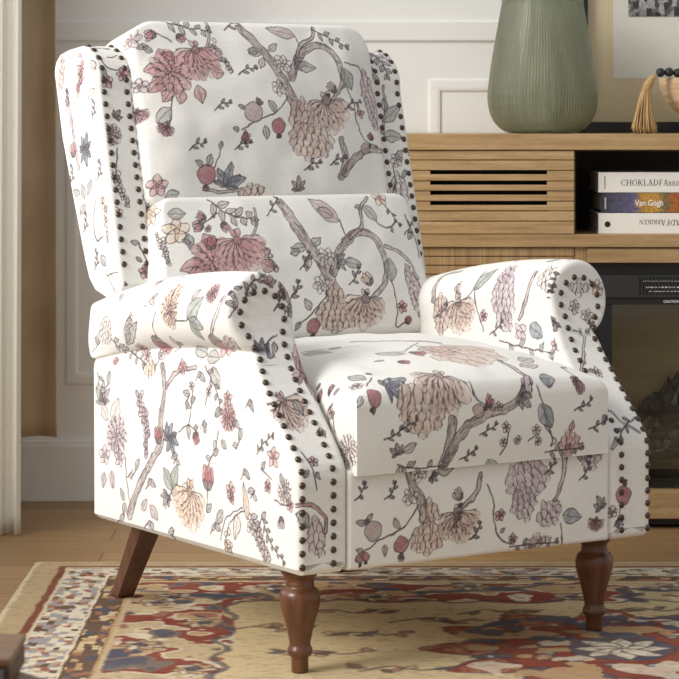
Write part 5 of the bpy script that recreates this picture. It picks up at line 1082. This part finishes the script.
def book(name, px0, px1, py0, py1, cover, label):
    t = empty(name, (bx(px0), YB, bz(py1))); tag(t, label, 'book', 'art books on the open shelf')
    w = bx(px1)-bx(px0); h = bz(py0)-bz(py1); dpt = .22
    bm = bmesh.new()
    add_box(bm, 0, w, 0, .004, .0003, h-.0003, .001); add_box(bm, 0, w, .0035, dpt, .0003, .0035, .0005); add_box(bm, 0, w, .0035, dpt, h-.0035, h-.0003, .0005)
    bm_obj('cover', bm, cover, t, False)
    box('pages', .003, w-.003, .0042, dpt-.004, .0036, h-.0036, M['paper'], t, 0)
    return t, w, h
PX = 1/(F_/YB)
b3, w, h = book('book', 599, 727, 213, 233.9, M['cover'], 'white book with upside-down black title, bottom of the shelf stack')
serif_text('title', [('CHOKLADFA', 5.9*PX), ('BRIKEN', 4.6*PX)], (707-599)*PX, 14.2*PX, -.0003, b3, M['ink'], True)
bm = bmesh.new(); add_lathe(bm, [(0, 0), (3.0*PX, 0), (3.0*PX, .0004), (0, .0004)], 20, (0, 0, 0)); o = bm_obj('emblem', bm, M['ink'], b3, False); o.location = (9*PX, 0, 9.6*PX); o.rotation_euler = (PI/2, 0, 0)
b2, w, h = book('book', 602, 724, 192.9, 212.8, van_mat(), 'book with a blue and ochre painted spine in the middle of the stack')
text('title', 'Van Gogh', 8.2*PX, (33.5*PX, -.0003, 7.2*PX), b2, M['white'], bold=.00025, sx=.86)
bm = bmesh.new()
for k in range(9): add_box(bm, 3.2*PX, 4.6*PX, -.0004, 0, (4+k*1.3)*PX, (4.8+k*1.3)*PX)
bm_obj('publisher_mark', bm, M['white'], b2, False)
b1, w, h = book('book', 599, 727, 172.2, 192.7, M['cover'], 'white book with upright black title on top of the stack')
serif_text('title', [('CHOKLADFA', 6.1*PX), ('BRIKEN', 4.6*PX)], 22.5*PX, 7.0*PX, -.0003, b1, M['ink'])
bm = bmesh.new()
for k in range(10): add_box(bm, 5.8*PX, 6.9*PX, -.0004, 0, (4+k*1.3)*PX, (4.8+k*1.3)*PX)
bm_obj('publisher_mark', bm, M['ink'], b1, False)

# ---------------------------------------------------------------- vase
YV = 5.555; pv = F_/YV
m = mat('smoky_green_glass', (120, 130, 112), .36, Transmission_Weight=.96, IOR=1.35); t = NT(m)
nz = t.noise(t.coord((60, 60, 4)), 1.0, 2); t.l(t.ramp(nz, [(.3, (188, 192, 174)), (.7, (210, 213, 196))]), t.b.inputs['Base Color'])
tabv = [(134.2, 27), (134.0, 33), (132.5, 37.5), (129, 43), (123, 48.5), (115, 52.5), (106, 54.6), (96, 55.3), (84, 54.2), (66, 51.6), (48, 48.7), (30, 45.4), (14, 42.6), (5, 41.0), (2.5, 40.6)]
tabv = [(zz_, rr) for zz_, rr in tabv]
z0 = WZ(134.2, YV)
dense = []
pyv = np.array([a for a, b in tabv])[::-1]; prv = np.array([b for a, b in tabv])[::-1]
for k in range(141):
    u = k/140; py = 134.2-(134.2-2.5)*u; dense.append((float(np.interp(py, pyv, prv))/pv, (134.2-py)/pv))
for k in range(3, 138): pass
sm_ = [dense[0]]+[((dense[k-1][0]+dense[k][0]*2+dense[k+1][0])/4, dense[k][1]) for k in range(1, 140)]+[dense[-1]]
top = sm_[-1]
outer = sm_+[(top[0]+.0012, top[1]+.002), (top[0]+.0015, top[1]+.006), (top[0]-.001, top[1]+.011), (top[0]-.018, top[1]+.020), (top[0]-.034, top[1]+.032), (top[0]-.038, top[1]+.048), (top[0]-.035, top[1]+.058), (top[0]-.039, top[1]+.060)]
inner = [(max(r_-.006, .004), z) for r_, z in outer[::-1]]; inner = [p for p in inner if p[1] > .006]; inner.append((0., .006))
NR = 104
def vmod(r_, z, a):
    if z < .008 or z > top[1]-.001 or r_ < .03: return r_
    k = a*NR/(2*PI)+.10*math.sin(z*160+a*9)+.07*math.sin(z*310+a*23)
    f = min(1, (z-.008)/.02)*min(1, (top[1]-z)/.01)
    return r_-.0017*f*(1-abs(math.sin(PI*k)))
bm = bmesh.new(); add_lathe(bm, [(0., 0.)]+outer+inner, NR*6, (0, 0, 0), vmod)
v = bm_obj('vase', bm, m); v.location = (WX(543, YV), YV, z0)
v.location.z = ZT; tag(v, 'large smoky green ribbed glass vase standing on the sideboard', 'vase')

# ---------------------------------------------------------------- framed print leaning on the wall
YP = 5.742; qp = YP/F_
fr = empty('framed_photograph', (WX(577, YP), YP, ZT)); fr.rotation_euler = (0, 0, 0)
tag(fr, 'black framed black-and-white photograph with wide mat, leaning behind the vase', 'picture')
W_, H_ = .56, .60; bwd = 11*qp
M['frame_black'] = mat('black_frame_lacquer', (26, 26, 28), .3)
bm = bmesh.new()
add_box(bm, 0, bwd, -.012, .012, 0, H_, .001); add_box(bm, W_-bwd, W_, -.012, .012, 0, H_, .001); add_box(bm, bwd, W_-bwd, -.012, .012, 0, bwd, .001); add_box(bm, bwd, W_-bwd, -.012, .012, H_-bwd, H_, .001)
bm_obj('frame', bm, M['frame_black'], fr, False)
box('cream_outer_area', bwd, W_-bwd, .004, .010, bwd, H_-bwd, mat('cream_outer_board', (212, 196, 164), .7), fr, 0)
ix, iz = (614-577)*qp, ZT; z78 = WZ(78.5, YP)-ZT
box('pale_inner_area', ix, W_-ix, .0025, .0045, z78, H_-.09, mat('pale_inner_board', (222, 219, 210), .7), fr, 0)  # inner rectangle, paler than the cream area around it
pm = mat('grey_street_photograph', (120, 120, 120), .5); t = NT(pm)
vo = t.n('ShaderNodeTexVoronoi'); vo.distance = 'CHEBYCHEV'; vo.inputs['Scale'].default_value = 70; t.l(t.coord((1.3, 1, .8)), vo.inputs['Vector'])
nz = t.noise(t.coord(), 90, 6, .7); a_ = t.ramp(vo.outputs['Color'], [(.2, (40, 40, 40)), (.5, (120, 120, 120)), (.8, (205, 205, 203))]); b_ = t.ramp(nz, [(.35, (60, 60, 60)), (.65, (230, 230, 230))])
t.l(t.mix(.6, a_, b_, 'MULTIPLY'), t.b.inputs['Base Color'])
px0 = (629-577)*qp; z16 = WZ(16.5, YP)-ZT
box('photograph', px0, W_-px0, .0012, .003, z16, H_-.13, pm, fr, 0)

# ---------------------------------------------------------------- wooden bowl, bead garland with tassel
YO = 5.55; qo = YO/F_
bw = mat('pale_turned_wood', (206, 178, 140), .5); t = NT(bw); nz = t.noise(t.coord((2, 2, 26)), 4, 4); t.l(t.ramp(nz, [(.3, (186, 152, 114)), (.7, (222, 198, 164))]), t.b.inputs['Base Color'])
bm = bmesh.new(); zb0 = 0.; rim = (134-79.5)*qo
pr_ = [(0, 0), (.048, 0), (.050, .004), (.045, .012), (.030, .022), (.030, .030), (.050, .036)]
for k in range(1, 15):
    a = k/14*math.radians(84); pr_.append((.045+.084*math.sin(a)**.9, .036+(rim-.036)*(1-math.cos(a))/(1-math.cos(math.radians(84)))))
inn_ = [(r_-.006, z+.004) for r_, z in pr_[7:]][::-1]
bm2 = pr_+[(pr_[-1][0]-.003, rim+.002)]+[p for p in inn_ if p[1] < rim]+[(0, .043)]
add_lathe(bm, bm2, 64); bo = bm_obj('footed_bowl', bm, bw); bo.location = (WX(717, YO), YO, ZT)
tag(bo, 'pale wooden footed bowl on the sideboard holding a black bead garland', 'bowl')
ga = empty('bead_garland', (WX(645, 5.50), 5.50, ZT)); tag(ga, 'black bead garland with a jute tassel hanging over the wooden bowl', 'garland')
GX, GY, GZ = ga.location
M['bead'] = mat('black_wood_bead', (34, 33, 34), .5); M['jute'] = mat('jute_twine', (196, 164, 116), .9)
bead_bm = bmesh.new(); bmesh.ops.create_uvsphere(bead_bm, u_segments=20, v_segments=12, radius=4.6*qo); bead_me = bpy.data.meshes.new('bead'); bead_bm.to_mesh(bead_me); bead_bm.free(); bead_me.materials.append(M['bead'])
for p in bead_me.polygons: p.use_smooth = True
bcx, bcy = WX(717, YO), YO
path = [(661, 72.5, 5.478), (669.6, 72.2, 5.482), (678.4, 73.0, 5.487), (687, 74.5, 5.494), (695.4, 78.0, 5.505), (702.5, 84, 5.52), (708, 91, 5.535), (714, 98, 5.55), (722, 101, 5.56), (731, 102, 5.565), (740, 101, 5.56)]
for px, py, Y in path:
    o = bpy.data.objects.new('bead', bead_me); C.objects.link(o); o.parent = ga; o.location = (WX(px, Y)-GX, Y-GY, WZ(py, Y)-GZ)
bm = bmesh.new(); rr = random.Random(3); YT = 5.476
def tp(px, py, dy=0): return (WX(px, YT)-GX, YT+dy-GY, WZ(py, YT)-GZ)
for k in range(150):
    a = rr.uniform(0, 2*PI); q = math.sqrt(rr.random()); ex = math.cos(a)*q; ey = math.sin(a)*q
    pts = [tp(656.5+ex*2.2, 74, ey*.004), tp(650.5+ex*3.4, 80, ey*.007), tp(647.5+ex*3.6, 86, ey*.008), tp(645.6+ex*6, 98, ey*.014), tp(644.6+ex*9+rr.uniform(-1, 1), 114, ey*.018), tp(644.4+ex*12.2+rr.uniform(-1.2, 1.2), 127+rr.uniform(-2, 2), ey*.022), tp(645+ex*12.6+rr.uniform(-1, 1), min(134.0, 131.5+rr.uniform(-3, 2.5)), ey*.022)]
    add_tube(bm, pts, .0011, 5)
tas = bm_obj('tassel', bm, M['jute'], ga)
bm = bmesh.new()
for k in range(5):
    py = 83.2+k*1.5; cxp = 649.2-k*.55; ring = [tp(cxp+4.6*math.cos(2*PI*i/20), py-1.0*math.cos(2*PI*i/20)*.5, .0105*math.sin(2*PI*i/20)) for i in range(21)]
    add_tube(bm, ring, .0015, 6)
bm_obj('wrap', bm, M['jute'], tas)

# ---------------------------------------------------------------- curtains in the left corner
def curtain(name, x0, x1, Y, z0, z1, amp, waves, m, label, seed, th=.002, gather=0., hem=0.):
    nx, nz = int((x1-x0)/.0025)+1, 60; V = []
    for j in range(nz+1):
        v = j/nz; z = z0+(z1-z0)*v
        for i in range(nx+1):
            u = i/nx; w = 1-gather*v
            x = x0+(x1-x0)*u*w
            ph = 2*PI*waves*u+.5*math.sin(3*u+seed)+.35*math.sin(2.2*v+seed*2)
            y = Y+amp*(math.sin(ph)+.35*math.sin(2.3*ph+seed))*(1-.25*v)+.010*math.sin(5*v+u*4+seed)
            if hem and v < .035: y -= hem
            V.append((x, y, z))
    F = grid_faces(nz+1, nx+1); me = bpy.data.meshes.new(name); me.from_pydata(V, [], F.tolist())
    for p in me.polygons: p.use_smooth = True
    o = link(name, me, m); s = o.modifiers.new('thickness', 'SOLIDIFY'); s.thickness = th; tag(o, label, 'curtain'); return o
m = mat('sheer_linen', (244, 240, 228), .85, Transmission_Weight=.0)
tr = m.node_tree; tl = tr.nodes.new('ShaderNodeBsdfTranslucent'); tl.inputs['Color'].default_value = (*s2l((226, 218, 200)), 1); ad = tr.nodes.new('ShaderNodeMixShader'); ad.inputs[0].default_value = .15
tr.links.new(tr.nodes['Principled BSDF'].outputs[0], ad.inputs[1]); tr.links.new(tl.outputs[0], ad.inputs[2]); tr.links.new(ad.outputs[0], tr.nodes['Material Output'].inputs[0])
curtain('sheer_curtain', -.955, WX(22, 5.30), 5.30, FLOOR+.002, 2.5, .011, 8, m, 'floor-length off-white sheer curtain at the left edge of the room', 1.3, .0015)
m = mat('tan_velvet', (190, 156, 110), .8, Sheen_Weight=.5); t = NT(m)
nz = t.noise(t.coord((5, 5, 2)), 3, 4); t.l(t.ramp(nz, [(.3, (178, 154, 120)), (.7, (198, 174, 140))]), t.b.inputs['Base Color'])
curtain('velvet_curtain', -.95, WX(57, 5.56), 5.56, WZ(437, 5.56), 2.5, .020, 1.6, m, 'tan velvet curtain ending above the baseboard behind the sheer curtain', 2.1, .004, .035)

# ---------------------------------------------------------------- corner of a low table in the foreground
YTb = 2.55
tb = empty('coffee_table', (-.553, 2.302, FLOOR)); tag(tb, 'blurred brown wooden table edge in the lower left foreground', 'table')
ztab = WZ(667, YTb)-FLOOR
M['walnut'] = wood('brown_tabletop', [(.3, (112, 82, 58)), (.5, (136, 102, 74)), (.75, (156, 122, 92))], (3, 12, 12), .5)
bm = bmesh.new(); add_lathe(bm, [(0, ztab-.03), (.322, ztab-.03), (.328, ztab-.026), (.33, ztab-.015), (.328, ztab-.003), (.322, ztab), (0, ztab)], 96); bm_obj('tabletop', bm, M['walnut'], tb)
for k in range(3):
    a = 2*PI*k/3+.4; bm = bmesh.new(); add_tube(bm, [(.24*math.cos(a), .24*math.sin(a), 0), (.17*math.cos(a), .17*math.sin(a), ztab-.028)], [.014, .02], 16); bm_obj('leg', bm, M['walnut'], tb)
bxm = wood('dark_wood_box', [(.3, (62, 42, 30)), (.5, (80, 56, 40)), (.75, (98, 72, 52))], (3, 12, 12), .5)
wb = empty('wooden_box', (WX(-30, 2.5), 2.5, ztab+FLOOR)); tag(wb, 'small dark wooden box with grey front on the foreground table', 'box')
hb_ = (678-648)*2.5/F_; wbx = 48*2.5/F_
box('body', -wbx*.4, wbx, -.06, .06, .0005, hb_-.006, bxm, wb, .003); box('lid', -wbx*.4-.001, wbx+.001, -.061, .061, hb_-.006, hb_+.002, M['walnut'], wb, .002)
box('front_panel', -wbx*.35, wbx-.006, -.0615, -.058, .004, hb_-.009, mat('grey_card', (120, 118, 116), .7), wb, .001)

# ---------------------------------------------------------------- light and camera
w = bpy.data.worlds.new('World'); bpy.context.scene.world = w; w.use_nodes = True
bg = w.node_tree.nodes['Background']; bg.inputs['Color'].default_value = (.97, .985, 1.0, 1); bg.inputs['Strength'].default_value = .42
def area(name, loc, rot, sx, sy, power, col):
    l = bpy.data.lights.new(name, 'AREA'); l.shape = 'RECTANGLE'; l.size = sx; l.size_y = sy; l.energy = power; l.color = col
    o = bpy.data.objects.new(name, l); C.objects.link(o); o.location = loc; o.rotation_euler = rot; return o
area('window_daylight', (XL-.12, (WY0+WY1)/2, 1.4), (0, -PI/2, 0), 2.1, WY1-WY0, 20, (1.0, .97, .93))
sun = bpy.data.lights.new('sun', 'SUN'); sun.energy = 1.85; sun.angle = math.radians(24); sun.color = (1.0, .965, .91)
so = bpy.data.objects.new('sun', sun); C.objects.link(so); so.rotation_euler = Vector((.66, .44, -.50)).to_track_quat('-Z', 'Y').to_euler()

cam = bpy.data.cameras.new('camera'); co = bpy.data.objects.new('camera', cam); C.objects.link(co)
co.location = (0, 0, EYE); co.rotation_euler = (PI/2, 0, 0); cam.sensor_width = 36; cam.lens = 36*F_/679; cam.shift_y = -(339.5-CY_)/679; cam.clip_end = 50
cam.dof.use_dof = True; cam.dof.focus_distance = 4.45; cam.dof.aperture_fstop = 18
sc = bpy.context.scene; sc.camera = co
sc.view_settings.view_transform = 'Standard'; sc.view_settings.look = 'None'; sc.view_settings.gamma = 1; sc.view_settings.exposure = 0.45; sc.view_settings.use_curve_mapping = False
